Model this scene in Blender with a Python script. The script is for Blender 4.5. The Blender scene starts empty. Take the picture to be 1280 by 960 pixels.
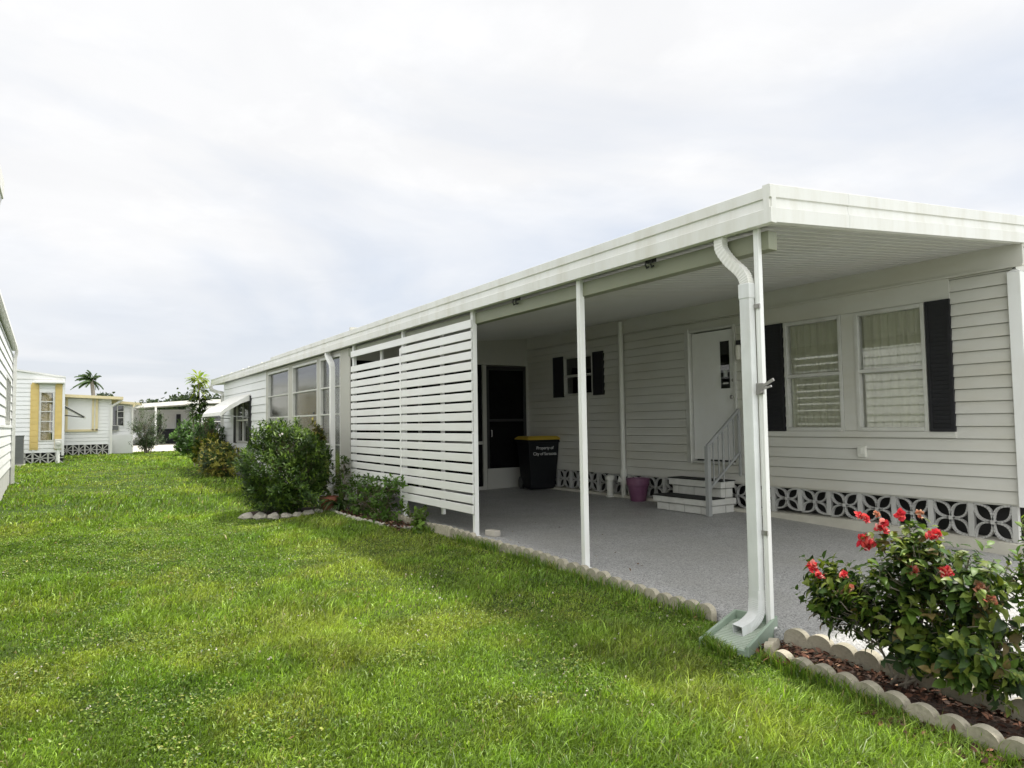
import bpy, math, random
import numpy as np
from mathutils import Vector, Matrix, Euler
R = math.radians
rng = np.random.default_rng(11)
random.seed(5)
scene = bpy.context.scene
C = scene.collection
# Coordinates: X across towards the house wall, Y along the house, Z up.  Everything is written
# with the eye level at z = 0 and lifted by EYE at the very end so that the carport floor is near 0.
EYE = 1.5

# ------------------------------------------------------------------ materials
def new_mat(name):
    m = bpy.data.materials.new(name); m.use_nodes = True
    nt = m.node_tree
    for n in list(nt.nodes): nt.nodes.remove(n)
    out = nt.nodes.new('ShaderNodeOutputMaterial')
    return m, nt, out
def N(nt, t, **kw):
    n = nt.nodes.new(t)
    for k, v in kw.items(): setattr(n, k, v)
    return n
def mixcol(nt, fac, a, b, blend='MIX'):
    n = N(nt, 'ShaderNodeMix', data_type='RGBA', blend_type=blend)
    for sock, val in ((n.inputs[0], fac), (n.inputs[6], a), (n.inputs[7], b)):
        if hasattr(val, 'is_linked') or hasattr(val, 'links'): nt.links.new(val, sock)
        elif isinstance(val, (int, float)): sock.default_value = val
        else: sock.default_value = (*val[:3], 1)
    return n.outputs[2]
def ramp(nt, src, p0, p1, c0=(0, 0, 0), c1=(1, 1, 1)):
    n = N(nt, 'ShaderNodeValToRGB')
    n.color_ramp.elements[0].position = p0; n.color_ramp.elements[1].position = p1
    n.color_ramp.elements[0].color = (*c0, 1); n.color_ramp.elements[1].color = (*c1, 1)
    nt.links.new(src, n.inputs[0]); return n.outputs[0]
def noise(nt, co, scale, detail=4, rough=.55, dist=0):
    n = N(nt, 'ShaderNodeTexNoise')
    n.inputs['Scale'].default_value = scale; n.inputs['Detail'].default_value = detail
    n.inputs['Roughness'].default_value = rough; n.inputs['Distortion'].default_value = dist
    if co is not None: nt.links.new(co, n.inputs['Vector'])
    return n.outputs['Fac']
def coords(nt, scale=(1, 1, 1), rot=(0, 0, 0)):
    t = N(nt, 'ShaderNodeTexCoord'); mp = N(nt, 'ShaderNodeMapping')
    mp.inputs['Scale'].default_value = scale; mp.inputs['Rotation'].default_value = rot
    nt.links.new(t.outputs['Object'], mp.inputs[0]); return mp.outputs[0]
def mat(name, col, rough=.5, var=.08, vscale=3., dirt=None, dirt_amt=.0, dscale=1.2, dstretch=(1, 1, 1),
        bump=0., bscale=40., metal=0., spec=.5, fleck=None, fleck_amt=0., fscale=60.):
    m, nt, out = new_mat(name)
    b = N(nt, 'ShaderNodeBsdfPrincipled')
    co = coords(nt)
    dark = tuple(c * (1 - var) for c in col); lite = tuple(min(1, c * (1 + var)) for c in col)
    c = mixcol(nt, ramp(nt, noise(nt, co, vscale), .3, .7), dark, lite)
    if dirt:
        co2 = coords(nt, dstretch)
        f = ramp(nt, noise(nt, co2, dscale, 6, .65), .42, .78, (0, 0, 0), (dirt_amt,) * 3)
        c = mixcol(nt, f, c, dirt)
    if fleck:
        f = ramp(nt, noise(nt, co, fscale, 3, .6), .58, .64, (0, 0, 0), (fleck_amt,) * 3)
        c = mixcol(nt, f, c, fleck)
    nt.links.new(c, b.inputs['Base Color'])
    rr = ramp(nt, noise(nt, co, vscale * 4), .2, .8, (max(0, rough - .08),) * 3, (min(1, rough + .08),) * 3)
    nt.links.new(rr, b.inputs['Roughness'])
    b.inputs['Metallic'].default_value = metal
    b.inputs['Specular IOR Level'].default_value = spec
    if bump:
        bm_ = N(nt, 'ShaderNodeBump'); bm_.inputs['Strength'].default_value = bump; bm_.inputs['Distance'].default_value = .01
        nt.links.new(noise(nt, co, bscale, 5, .6), bm_.inputs['Height']); nt.links.new(bm_.outputs[0], b.inputs['Normal'])
    nt.links.new(b.outputs[0], out.inputs[0])
    return m
def glass_mat(name, tint=(.97, .98, .97), gloss=.28, rough=.015, through=1.):
    m, nt, out = new_mat(name)
    fr = N(nt, 'ShaderNodeFresnel'); fr.inputs[0].default_value = 1.5
    ad = N(nt, 'ShaderNodeMath', operation='MULTIPLY_ADD'); nt.links.new(fr.outputs[0], ad.inputs[0])
    ad.inputs[1].default_value = .8; ad.inputs[2].default_value = gloss; ad.use_clamp = True
    tr = N(nt, 'ShaderNodeBsdfTransparent'); tr.inputs[0].default_value = (*[t * through for t in tint], 1)
    gl = N(nt, 'ShaderNodeBsdfGlossy'); gl.inputs['Roughness'].default_value = rough
    bp = N(nt, 'ShaderNodeBump'); bp.inputs['Strength'].default_value = .02; bp.inputs['Distance'].default_value = .02
    nt.links.new(noise(nt, coords(nt), 1.6, 1), bp.inputs['Height']); nt.links.new(bp.outputs[0], gl.inputs['Normal'])
    mx = N(nt, 'ShaderNodeMixShader'); nt.links.new(ad.outputs[0], mx.inputs[0])
    nt.links.new(tr.outputs[0], mx.inputs[1]); nt.links.new(gl.outputs[0], mx.inputs[2]); nt.links.new(mx.outputs[0], out.inputs[0])
    return m
def screen_mat(name, col=(.012, .012, .012), open_=.32):
    m, nt, out = new_mat(name)
    tr = N(nt, 'ShaderNodeBsdfTransparent'); df = N(nt, 'ShaderNodeBsdfDiffuse'); df.inputs[0].default_value = (*col, 1)
    mx = N(nt, 'ShaderNodeMixShader')
    f = ramp(nt, noise(nt, coords(nt), 3.), .3, .7, (1 - open_ - .05,) * 3, (1 - open_ + .05,) * 3)
    nt.links.new(f, mx.inputs[0]); nt.links.new(tr.outputs[0], mx.inputs[1]); nt.links.new(df.outputs[0], mx.inputs[2])
    nt.links.new(mx.outputs[0], out.inputs[0]); return m
def leaf_mat(name, rough=.42, trans=.3, spec=.5, gain=1., warm=(1.25, 1.3, .55)):
    m, nt, out = new_mat(name)
    at = N(nt, 'ShaderNodeVertexColor', layer_name='tint')
    b = N(nt, 'ShaderNodeBsdfPrincipled'); b.inputs['Roughness'].default_value = rough; b.inputs['Specular IOR Level'].default_value = spec
    nz = ramp(nt, noise(nt, coords(nt), 30., 2), .3, .7, (.8 * gain,) * 3, (1.15 * gain,) * 3)
    c = mixcol(nt, 1., at.outputs[0], nz, 'MULTIPLY')
    nt.links.new(c, b.inputs['Base Color'])
    tl = N(nt, 'ShaderNodeBsdfTranslucent')
    c2 = mixcol(nt, 1., c, warm, 'MULTIPLY'); nt.links.new(c2, tl.inputs[0])
    mx = N(nt, 'ShaderNodeMixShader'); mx.inputs[0].default_value = trans
    nt.links.new(b.outputs[0], mx.inputs[1]); nt.links.new(tl.outputs[0], mx.inputs[2]); nt.links.new(mx.outputs[0], out.inputs[0])
    return m

M = {}
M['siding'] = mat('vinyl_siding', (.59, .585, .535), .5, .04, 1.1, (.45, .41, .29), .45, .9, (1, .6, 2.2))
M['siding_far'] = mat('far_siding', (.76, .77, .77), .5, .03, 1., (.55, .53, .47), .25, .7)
M['white_metal'] = mat('white_enamel', (.74, .74, .705), .40, .04, 1.3, (.50, .47, .36), .5, 2.4, (2.2, 2.2, .35))
M['post_white'] = mat('post_enamel', (.80, .81, .79), .36, .03, 2., (.50, .45, .36), .35, 2.2, (1, 1, .3))
M['galv'] = mat('weathered_downspout', (.69, .71, .705), .42, .07, 4., (.42, .40, .36), .45, 4., (1, 1, .25))
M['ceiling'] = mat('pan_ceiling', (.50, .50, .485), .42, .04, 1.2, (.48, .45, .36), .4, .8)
M['board'] = mat('painted_board', (.80, .80, .79), .45, .03, 2., (.60, .58, .50), .35, 2.4, (1, .4, 2))
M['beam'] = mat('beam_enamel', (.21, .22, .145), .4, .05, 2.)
M['frame'] = mat('aluminium_frame', (.60, .60, .56), .36, .06, 6., (.35, .33, .26), .35, 4., metal=.25)
M['door'] = mat('door_paint', (.74, .74, .72), .45, .03, 1.5, (.52, .48, .40), .35, 1.5)
M['black'] = mat('black_shutter', (.008, .008, .011), .6, .2, 8.)
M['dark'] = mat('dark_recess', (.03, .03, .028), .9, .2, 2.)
M['black_metal'] = mat('black_metal', (.02, .02, .02), .4, .2, 8.)
M['steel'] = mat('dull_steel', (.35, .34, .32), .38, .15, 8., metal=.8)
M['rail'] = mat('grey_rail', (.31, .32, .31), .5, .08, 5.)
M['glass'] = glass_mat('window_glass', gloss=.05)
M['glass_porch'] = glass_mat('vinyl_pane', (.86, .87, .84), gloss=.12, rough=.11)
M['glass_dark'] = glass_mat('dark_glass', (.35, .37, .36), gloss=.06)
M['curtain'] = mat('curtain', (.80, .775, .64), .9, .04, 4., (.45, .42, .33), .25, 5., (1, 3, .3))
M['blind'] = mat('porch_blind', (.74, .72, .66), .9, .05, 4.)
M['screen'] = screen_mat('insect_screen')
M['screen_door'] = screen_mat('door_screen', (.010, .010, .010), .22)
M['block'] = mat('breeze_block', (.50, .50, .475), .8, .06, 5., (.30, .29, .26), .5, 3., bump=.2, bscale=90)
M['curb'] = mat('concrete_curb', (.55, .53, .45), .8, .06, 4., (.36, .34, .28), .5, 2.5, bump=.2, bscale=70)
M['scallop'] = mat('cast_concrete', (.42, .385, .30), .92, .18, 9., (.15, .145, .10), .95, 5., bump=.5, bscale=55, fleck=(.25, .24, .2), fleck_amt=.4)
M['stone'] = mat('pale_rock', (.47, .44, .38), .9, .2, 5., (.25, .23, .18), .6, 4., bump=.5, bscale=18)
M['brick'] = mat('white_brick', (.60, .60, .56), .8, .06, 6., (.36, .35, .30), .5, 5., bump=.25, bscale=60)
M['mortar'] = mat('mortar', (.22, .22, .2), .95, .1, 8.)
M['tread'] = mat('tread_carpet', (.013, .014, .012), .95, .3, 30., bump=.3, bscale=200)
M['bin'] = mat('bin_plastic', (.006, .007, .008), .6, .15, 6., spec=.2)
M['lid'] = mat('bin_lid', (.52, .36, .035), .45, .06, 5.)
M['letter'] = mat('letter_white', (.55, .55, .52), .6, .02)
M['pot'] = mat('purple_pot', (.15, .055, .11), .45, .08, 4., (.30, .17, .22), .4, 5.)
M['terra'] = mat('terracotta', (.33, .12, .07), .8, .12, 6., (.4, .3, .25), .4, 6.)
M['sage'] = mat('sage_plastic', (.25, .32, .25), .6, .06, 5., (.42, .46, .38), .3, 12.)
M['sage_lit'] = mat('lit_sage_plastic', (.44, .50, .42), .75, .1, 8., (.25, .30, .23), .5, 9.)  # paler rib plastic: light on the tray floor put into the colour
M['pvc'] = mat('pvc', (.68, .68, .62), .45, .04, 4., (.4, .38, .3), .3, 4.)
M['yellow'] = mat('yellow_shutter', (.62, .47, .17), .55, .06, 5.)
M['cream'] = mat('cream_trim', (.66, .57, .34), .55, .05, 4.)
M['cream_cloth'] = mat('cream_cloth', (.55, .43, .22), .9, .1, 6.)
M['shade_panel'] = mat('white_panel', (.74, .75, .74), .5, .02, 2.)
M['grey_unit'] = mat('grey_unit', (.13, .135, .135), .6, .08, 5.)
M['roof'] = mat('roof_coat', (.74, .74, .72), .55, .05, 1.5, (.5, .48, .44), .4, 1.)
M['concrete'] = mat('pale_concrete', (.46, .44, .39), .85, .06, .7, (.42, .40, .35), .35, .5, bump=.15, bscale=30)
M['bark'] = mat('twig_bark', (.16, .125, .085), .85, .25, 14., bump=.4, bscale=60)
M['greybark'] = mat('grey_bark', (.24, .21, .17), .85, .25, 10., bump=.4, bscale=40)
M['leaf'] = leaf_mat('shrub_leaf', .46, .25, .28)
M['leaf_soft'] = leaf_mat('soft_leaf', .5, .35, .25)
M['petal'] = leaf_mat('petal', .6, .25, .2, warm=(1.1, .9, .9))
M['grass'] = leaf_mat('grass_blade', .42, .38, .45, 1.14)
M['chip'] = leaf_mat('bark_chip', .9, .0, .1)
M['car'] = mat('car_paint', (.55, .56, .57), .25, .03, 2.)
M['wall_plain'] = mat('plain_white_wall', (.44, .435, .39), .6, .04, 1.5, (.48, .45, .36), .3, 1.2)
M['poster'] = mat('paper_notice', (.45, .46, .46), .6, .3, 14.)
M['bulb'] = mat('frosted_lamp_glass', (.72, .70, .62), .3, .03)

# lawn soil seen between the blades
def soil_mat():
    m, nt, out = new_mat('lawn_soil'); b = N(nt, 'ShaderNodeBsdfPrincipled'); co = coords(nt)
    c = mixcol(nt, ramp(nt, noise(nt, co, 1.1, 5), .35, .65), (.050, .085, .018), (.080, .115, .026))
    c = mixcol(nt, ramp(nt, noise(nt, co, 45, 4), .4, .7, (0,) * 3, (.65,) * 3), c, (.022, .024, .011))
    c = mixcol(nt, ramp(nt, noise(nt, co, .55, 3), .62, .76, (0,) * 3, (.5,) * 3), c, (.20, .17, .09))
    nt.links.new(c, b.inputs['Base Color']); b.inputs['Roughness'].default_value = .95; b.inputs['Specular IOR Level'].default_value = .1
    bp = N(nt, 'ShaderNodeBump'); bp.inputs['Strength'].default_value = .8; bp.inputs['Distance'].default_value = .03
    nt.links.new(noise(nt, co, 28, 5, .7), bp.inputs['Height']); nt.links.new(bp.outputs[0], b.inputs['Normal'])
    nt.links.new(b.outputs[0], out.inputs[0]); return m
M['soil'] = soil_mat()
# speckled epoxy-flake floor
def epoxy_mat():
    m, nt, out = new_mat('epoxy_flake_floor'); b = N(nt, 'ShaderNodeBsdfPrincipled'); co = coords(nt)
    v = N(nt, 'ShaderNodeTexVoronoi'); v.inputs['Scale'].default_value = 95; nt.links.new(co, v.inputs['Vector'])
    c = ramp(nt, v.outputs['Color'], .05, .95, (.095, .098, .102), (.50, .50, .495))
    c = mixcol(nt, ramp(nt, noise(nt, co, 150, 2), .55, .6, (0,) * 3, (.55,) * 3), c, (.60, .60, .585))
    c = mixcol(nt, ramp(nt, noise(nt, co, .9, 5), .3, .75, (0,) * 3, (.55,) * 3), c, (.27, .262, .235))
    nt.links.new(c, b.inputs['Base Color'])
    rr = ramp(nt, noise(nt, co, 2.2, 5), .3, .75, (.38,) * 3, (.62,) * 3); nt.links.new(rr, b.inputs['Roughness'])
    bp = N(nt, 'ShaderNodeBump'); bp.inputs['Strength'].default_value = .15; bp.inputs['Distance'].default_value = .004
    nt.links.new(v.outputs['Distance'], bp.inputs['Height']); nt.links.new(bp.outputs[0], b.inputs['Normal'])
    nt.links.new(b.outputs[0], out.inputs[0]); return m
M['epoxy'] = epoxy_mat()
def mulch_mat():
    m, nt, out = new_mat('mulch_soil'); b = N(nt, 'ShaderNodeBsdfPrincipled'); co = coords(nt)
    c = mixcol(nt, ramp(nt, noise(nt, co, 40, 5), .35, .7), (.035, .022, .016), (.11, .065, .045))
    nt.links.new(c, b.inputs['Base Color']); b.inputs['Roughness'].default_value = .95
    bp = N(nt, 'ShaderNodeBump'); bp.inputs['Strength'].default_value = 1.; bp.inputs['Distance'].default_value = .03
    nt.links.new(noise(nt, co, 35, 5, .7), bp.inputs['Height']); nt.links.new(bp.outputs[0], b.inputs['Normal'])
    nt.links.new(b.outputs[0], out.inputs[0]); return m
M['mulch'] = mulch_mat()

# ------------------------------------------------------------------ mesh helpers
def tag(o, label=None, cat=None, group=None, kind=None):
    for k, v in (('label', label), ('category', cat), ('group', group), ('kind', kind)):
        if v: o[k] = v
    return o
def thing(name, loc, label, cat, group=None, rz=0.):
    o = bpy.data.objects.new(name, None); C.objects.link(o); o.empty_display_size = .2
    o.location = loc; o.rotation_euler = (0, 0, rz)
    return tag(o, label, cat, group)
class MB:
    def __init__(s): s.v = []; s.f = []
    def add(s, vs, fs):
        n = len(s.v); s.v += [tuple(v) for v in vs]; s.f += [tuple(i + n for i in f) for f in fs]; return s
    def box(s, x0, x1, y0, y1, z0, z1):
        return s.add([(x, y, z) for z in (z0, z1) for y in (y0, y1) for x in (x0, x1)],
                     [(0, 2, 3, 1), (4, 5, 7, 6), (0, 1, 5, 4), (2, 6, 7, 3), (0, 4, 6, 2), (1, 3, 7, 5)])
    def obox(s, c, size, rot=(0, 0, 0)):
        m = Euler(rot).to_matrix(); a, b, d = [q / 2 for q in size]; c = Vector(c)
        return s.add([c + m @ Vector((x, y, z)) for z in (-d, d) for y in (-b, b) for x in (-a, a)],
                     [(0, 2, 3, 1), (4, 5, 7, 6), (0, 1, 5, 4), (2, 6, 7, 3), (0, 4, 6, 2), (1, 3, 7, 5)])
    def bar(s, p, q, w, h, up=(0, 0, 1)):
        p = Vector(p); q = Vector(q); d = (q - p).normalized(); u = Vector(up); r = d.cross(u)
        if r.length < 1e-4: r = d.cross(Vector((0, 1, 0)))
        r.normalize(); u = r.cross(d)
        vs = [b + r * i * w / 2 + u * j * h / 2 for b in (p, q) for (i, j) in ((-1, -1), (1, -1), (1, 1), (-1, 1))]
        return s.add(vs, [(0, 3, 2, 1), (4, 5, 6, 7), (0, 1, 5, 4), (1, 2, 6, 5), (2, 3, 7, 6), (3, 0, 4, 7)])
    def prism(s, poly, a, b, axis='y'):
        n = len(poly)
        def P(u, v, t): return {'y': (u, t, v), 'x': (t, u, v), 'z': (u, v, t)}[axis]
        vs = [P(u, v, a) for u, v in poly] + [P(u, v, b) for u, v in poly]
        fs = [tuple(range(n)), tuple(range(2 * n - 1, n - 1, -1))] + [(i, i + n, (i + 1) % n + n, (i + 1) % n) for i in range(n)]
        return s.add(vs, fs)
    def tube(s, pts, r, n=8, cap=True):
        pts = [Vector(p) for p in pts]; k = len(pts); rs = r if hasattr(r, '__len__') else [r] * k
        vs = []; up = None
        for i, p in enumerate(pts):
            d = (pts[min(i + 1, k - 1)] - pts[max(i - 1, 0)]).normalized()
            if up is None: up = Vector((0, 0, 1)) if abs(d.z) < .9 else Vector((1, 0, 0))
            a = d.cross(up); a.normalize(); b = d.cross(a); up = -b if False else a.cross(d)
            vs += [p + (a * math.cos(t) + b * math.sin(t)) * rs[i] for t in [2 * math.pi * j / n for j in range(n)]]
        fs = [(i * n + j, i * n + (j + 1) % n, (i + 1) * n + (j + 1) % n, (i + 1) * n + j) for i in range(k - 1) for j in range(n)]
        if cap: fs += [tuple(range(n - 1, -1, -1)), tuple(range((k - 1) * n, k * n))]
        return s.add(vs, fs)
    def sweep(s, pts, w, h, side):       # rectangular section swept along a path, 'side' = constant width direction
        pts = [Vector(p) for p in pts]; k = len(pts); side = Vector(side).normalized(); vs = []
        for i, p in enumerate(pts):
            d = (pts[min(i + 1, k - 1)] - pts[max(i - 1, 0)]).normalized(); u = d.cross(side).normalized()
            vs += [p + side * a * w / 2 + u * b * h / 2 for a, b in ((-1, -1), (1, -1), (1, 1), (-1, 1))]
        fs = [(i * 4 + j, i * 4 + (j + 1) % 4, (i + 1) * 4 + (j + 1) % 4, (i + 1) * 4 + j) for i in range(k - 1) for j in range(4)]
        return s.add(vs, fs + [(3, 2, 1, 0), tuple(range((k - 1) * 4, k * 4))])
    def lathe(s, prof, c=(0, 0, 0), n=24):
        k = len(prof); c = Vector(c)
        vs = [c + Vector((r * math.cos(t), r * math.sin(t), z)) for r, z in prof for t in [2 * math.pi * j / n for j in range(n)]]
        fs = [(i * n + j, i * n + (j + 1) % n, (i + 1) * n + (j + 1) % n, (i + 1) * n + j) for i in range(k - 1) for j in range(n)]
        fs += [tuple(range(n - 1, -1, -1)), tuple(range((k - 1) * n, k * n))]
        return s.add(vs, fs)
    def build(s, name, m, parent=None, bevel=0., smooth=False, label=None, local=False):
        me = bpy.data.meshes.new(name); V = s.v
        if parent is not None and not local:
            l = WORLD[parent.name]; V = [(x - l[0], y - l[1], z - l[2]) for x, y, z in V]
        me.from_pydata(V, [], s.f); me.materials.append(m)
        import bmesh
        b = bmesh.new(); b.from_mesh(me); bmesh.ops.recalc_face_normals(b, faces=b.faces[:]); b.to_mesh(me); b.free()
        if smooth: me.polygons.foreach_set('use_smooth', [True] * len(me.polygons))
        o = bpy.data.objects.new(name, me); C.objects.link(o)
        if parent is not None:
            o.parent = parent; WORLD[o.name] = (WORLD[parent.name] if not local else (0, 0, 0))
        else: WORLD[o.name] = (0, 0, 0)
        if bevel:
            md = o.modifiers.new('bevel', 'BEVEL'); md.width = bevel; md.segments = 2; md.limit_method = 'ANGLE'; md.angle_limit = R(40)
        if label: o['label'] = label
        return o
WORLD = {}
def T(name, loc, label, cat, group=None, rz=0.):
    o = thing(name, loc, label, cat, group, rz); WORLD[o.name] = tuple(loc); return o
def np_mesh(name, V, faces, m, parent=None, tint=None, smooth=False):
    """V (n,3); faces: list of int arrays (k,3) / (k,4); tint (n,3) linear colours."""
    me = bpy.data.meshes.new(name); V = np.asarray(V, np.float32)
    if parent is not None: V = V - np.asarray(WORLD[parent.name], np.float32)
    loops = np.concatenate([f.ravel() for f in faces]).astype(np.int32)
    tot = np.concatenate([np.full(len(f), f.shape[1], np.int32) for f in faces])
    me.vertices.add(len(V)); me.vertices.foreach_set('co', np.ascontiguousarray(V).ravel())
    me.loops.add(len(loops)); me.loops.foreach_set('vertex_index', loops)
    me.polygons.add(len(tot)); me.polygons.foreach_set('loop_start', np.concatenate([[0], np.cumsum(tot)[:-1]]).astype(np.int32))
    me.polygons.foreach_set('loop_total', tot)
    if smooth: me.polygons.foreach_set('use_smooth', np.ones(len(tot), bool))
    me.update(calc_edges=True)
    if tint is not None:
        at = me.color_attributes.new('tint', 'FLOAT_COLOR', 'POINT')
        at.data.foreach_set('color', np.concatenate([tint, np.ones((len(V), 1))], 1).astype(np.float32).ravel())
    me.materials.append(m)
    o = bpy.data.objects.new(name, me); C.objects.link(o)
    if parent is not None: o.parent = parent; WORLD[o.name] = WORLD[parent.name]
    else: WORLD[o.name] = (0, 0, 0)
    return o

# ------------------------------------------------------------------ ground levels
def sst(t): t = np.clip(t, 0, 1); return t * t * (3 - 2 * t)
_g = np.random.default_rng(3).random((64, 64))
def vnoise(x, y, s):
    x = np.asarray(x, float) * s + 100.3; y = np.asarray(y, float) * s + 57.7
    i = np.floor(x).astype(int); j = np.floor(y).astype(int); fx = sst(x - i); fy = sst(y - j)
    g = lambda a, b: _g[a % 64, b % 64]
    return (g(i, j) * (1 - fx) + g(i + 1, j) * fx) * (1 - fy) + (g(i, j + 1) * (1 - fx) + g(i + 1, j + 1) * fx) * fy
def fbm(x, y, s): return (vnoise(x, y, s) * .55 + vnoise(x, y, s * 2.1) * .28 + vnoise(x, y, s * 4.3) * .17)
def zlawn(x, y):
    y = np.asarray(y, float)
    z = -1.5 + .3 * sst((y - 8) / 28) - .03 * np.clip(4 - y, 0, 8) + .075 * sst((y - 3.6) / 3.5) * sst((13 - y) / 3) * np.exp(-((np.asarray(x, float) - 4.15) / .9) ** 2)
    return z + (fbm(x, y, .7) - .5) * .05 * (1 - sst((np.hypot(x, y) - 60) / 60))
def zslab(x, y):
    y = np.clip(np.asarray(y, float), -4, 6.5); x = np.clip(np.asarray(x, float), 0, 8.)
    return -1.28 - .034 * (6.5 - y) - .018 * (8 - x)
zl = lambda x, y: float(zlawn(x, y))
zs = lambda x, y: float(zslab(x, y))

# lawn sheet reaching the horizon
xs = np.unique(np.concatenate([np.linspace(-700, -30, 20), np.linspace(-30, 40, 141), np.linspace(40, 900, 24)]))
ys = np.unique(np.concatenate([np.linspace(-300, -8, 12), np.linspace(-8, 60, 137), np.linspace(60, 1400, 30)]))
gx, gy = np.meshgrid(xs, ys); gz = zlawn(gx, gy)
under = (gx > 4.12) & (gy < 24.2) & (gx < 12.5) & (gy > -9); gz = np.where(under, gz - .35, gz)
idx = np.arange(gx.size).reshape(gx.shape)
q = np.stack([idx[:-1, :-1], idx[:-1, 1:], idx[1:, 1:], idx[1:, :-1]], -1).reshape(-1, 4)
lawn = np_mesh('lawn', np.stack([gx, gy, gz], -1).reshape(-1, 3), [q], M['soil'], smooth=True); tag(lawn, kind='structure')
# carport floor / driveway with a real edge
sx = np.linspace(4.17, 9.4, 22); sy = np.linspace(-8, 24, 65)
gx, gy = np.meshgrid(sx, sy); gz = zslab(gx, gy); n = gx.size; idx = np.arange(n).reshape(gx.shape)
V = np.concatenate([np.stack([gx, gy, gz], -1).reshape(-1, 3), np.stack([gx, gy, gz - .3], -1).reshape(-1, 3)])
q = [np.stack([idx[:-1, :-1], idx[:-1, 1:], idx[1:, 1:], idx[1:, :-1]], -1).reshape(-1, 4)]
e = idx[:, 0]; q.append(np.stack([e[:-1], e[1:], e[1:] + n, e[:-1] + n], -1)); e = idx[0, :]; q.append(np.stack([e[1:], e[:-1], e[:-1] + n, e[1:] + n], -1))
slab = np_mesh('driveway', V, q, M['epoxy']); tag(slab, kind='structure')
mb = MB(); mb.add([(-30, 39.3, -1.165), (30, 39.3, -1.165), (30, 60, -1.165), (-30, 60, -1.165), (-30, 39.3, -1.4), (30, 39.3, -1.4)], [(0, 1, 2, 3), (4, 5, 1, 0)])
tag(mb.build('road', M['concrete']), kind='structure')

# ------------------------------------------------------------------ siding with real openings
def siding(mb, u0, u1, z0, z1, openings, pitch=.13, lip=.021, plane='x', at=8., sgn=-1, flat=0.):
    """lapped boards on the plane X=at (u=Y) or Y=at (u=X); sgn = outward direction along the plane normal"""
    def P(u, d, z): return (at + sgn * d, u, z) if plane == 'x' else (u, at + sgn * d, z)
    z = z0
    while z < z1 - 1e-6:
        zt = min(z + pitch, z1); cuts = {z, zt}
        for (a, b, c, d) in openings:
            for w in (c, d):
                if z < w < zt: cuts.add(w)
        cuts = sorted(cuts)
        for za, zb in zip(cuts[:-1], cuts[1:]):
            us = {u0, u1}; zm = (za + zb) / 2; holes = [(a, b) for a, b, c, d in openings if c < zm < d and b > u0 and a < u1]
            for a, b in holes: us.update((max(u0, a), min(u1, b)))
            us = sorted(us)
            for ua, ub in zip(us[:-1], us[1:]):
                um = (ua + ub) / 2
                if any(a < um < b for a, b in holes): continue
                prof = lambda w: lip * max(0., 1 - (w - z) / pitch) ** .8 + .002 - (.010 if w > zt - .0078 else 0.)
                steps = 3 if pitch > .1 else 1
                ws = sorted({za, zb, *[w_ for w_ in (z + pitch * .33, z + pitch * .66, zt - .0085, zt - .007) if za < w_ < zb and zt - z > pitch * .5]}); steps = len(ws) - 1
                vs = [P(u, prof(w), w) for w in ws for u in (ua, ub)]
                fs = [(2 * i, 2 * i + 1, 2 * i + 3, 2 * i + 2) for i in range(steps)]
                if abs(za - z) < 1e-6:   # the bottom lip
                    k = len(vs); vs += [P(ua, -.002, za), P(ub, -.002, za)]; fs.append((k, k + 1, 1, 0))
                mb.add(vs, fs)
        z += pitch
    return mb
def window(root, y0, y1, z0, z1, x=8., rails=(.5,), fw=.045, curtain='curtain', depth=.16, glass='glass', out=.035, cols=(), fold=.10):
    """double-hung window in the wall X=x, facing -X; frame > pane, curtain"""
    mb = MB()
    mb.box(x - out, x + .06, y0, y0 + fw, z0, z1); mb.box(x - out, x + .06, y1 - fw, y1, z0, z1)
    mb.box(x - out, x + .06, y0 + fw, y1 - fw, z1 - fw, z1); mb.box(x - out - .01, x + .06, y0 + fw, y1 - fw, z0, z0 + fw)
    for r in rails:
        zc = z0 + (z1 - z0) * r; mb.box(x - out + .008, x + .05, y0 + fw, y1 - fw, zc - .022, zc + .022)
    for c in cols:
        yc = y0 + (y1 - y0) * c; mb.box(x - out + .012, x + .045, yc - .012, yc + .012, z0 + fw, z1 - fw)
    w = mb.build('window', M['frame'], root, bevel=.004)
    rs = [z0 + fw] + sorted(z0 + (z1 - z0) * r for r in rails) + [z1 - fw]
    for i, (a, b) in enumerate(zip(rs[:-1], rs[1:])):
        xx = x + (.012 if i % 2 else .028)
        MB().box(xx, xx + .004, y0 + fw - .005, y1 - fw + .005, a - .002, b + .002).build('pane', M[glass], w)
    if curtain:
        n = max(10, int((y1 - y0) / .0125)); ph = random.random() * 6
        vs = []; 
        for i in range(n + 1):
            y = y0 + .005 + (y1 - y0 - .01) * i / n; t = y / fold * 2 * math.pi + ph
            a = .022 * math.sin(t) + .007 * math.sin(2.3 * t + 1)
            vs += [(x + .070 + a, y, z0), (x + .070 + a * .6, y, z1)]
        MB().add(vs, [(2 * i, 2 * i + 2, 2 * i + 3, 2 * i + 1) for i in range(n)]).build('curtain', M[curtain], w, smooth=True)
    mb = MB(); d = x + depth
    mb.box(d, d + .02, y0, y1, z0, z1); mb.box(x + .06, d, y0 - .02, y0, z0, z1); mb.box(x + .06, d, y1, y1 + .02, z0, z1)
    mb.box(x + .06, d, y0, y1, z1, z1 + .02); mb.box(x + .06, d, y0, y1, z0 - .02, z0)
    mb.build('reveal_backing', M['dark'], w)
    return w
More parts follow.
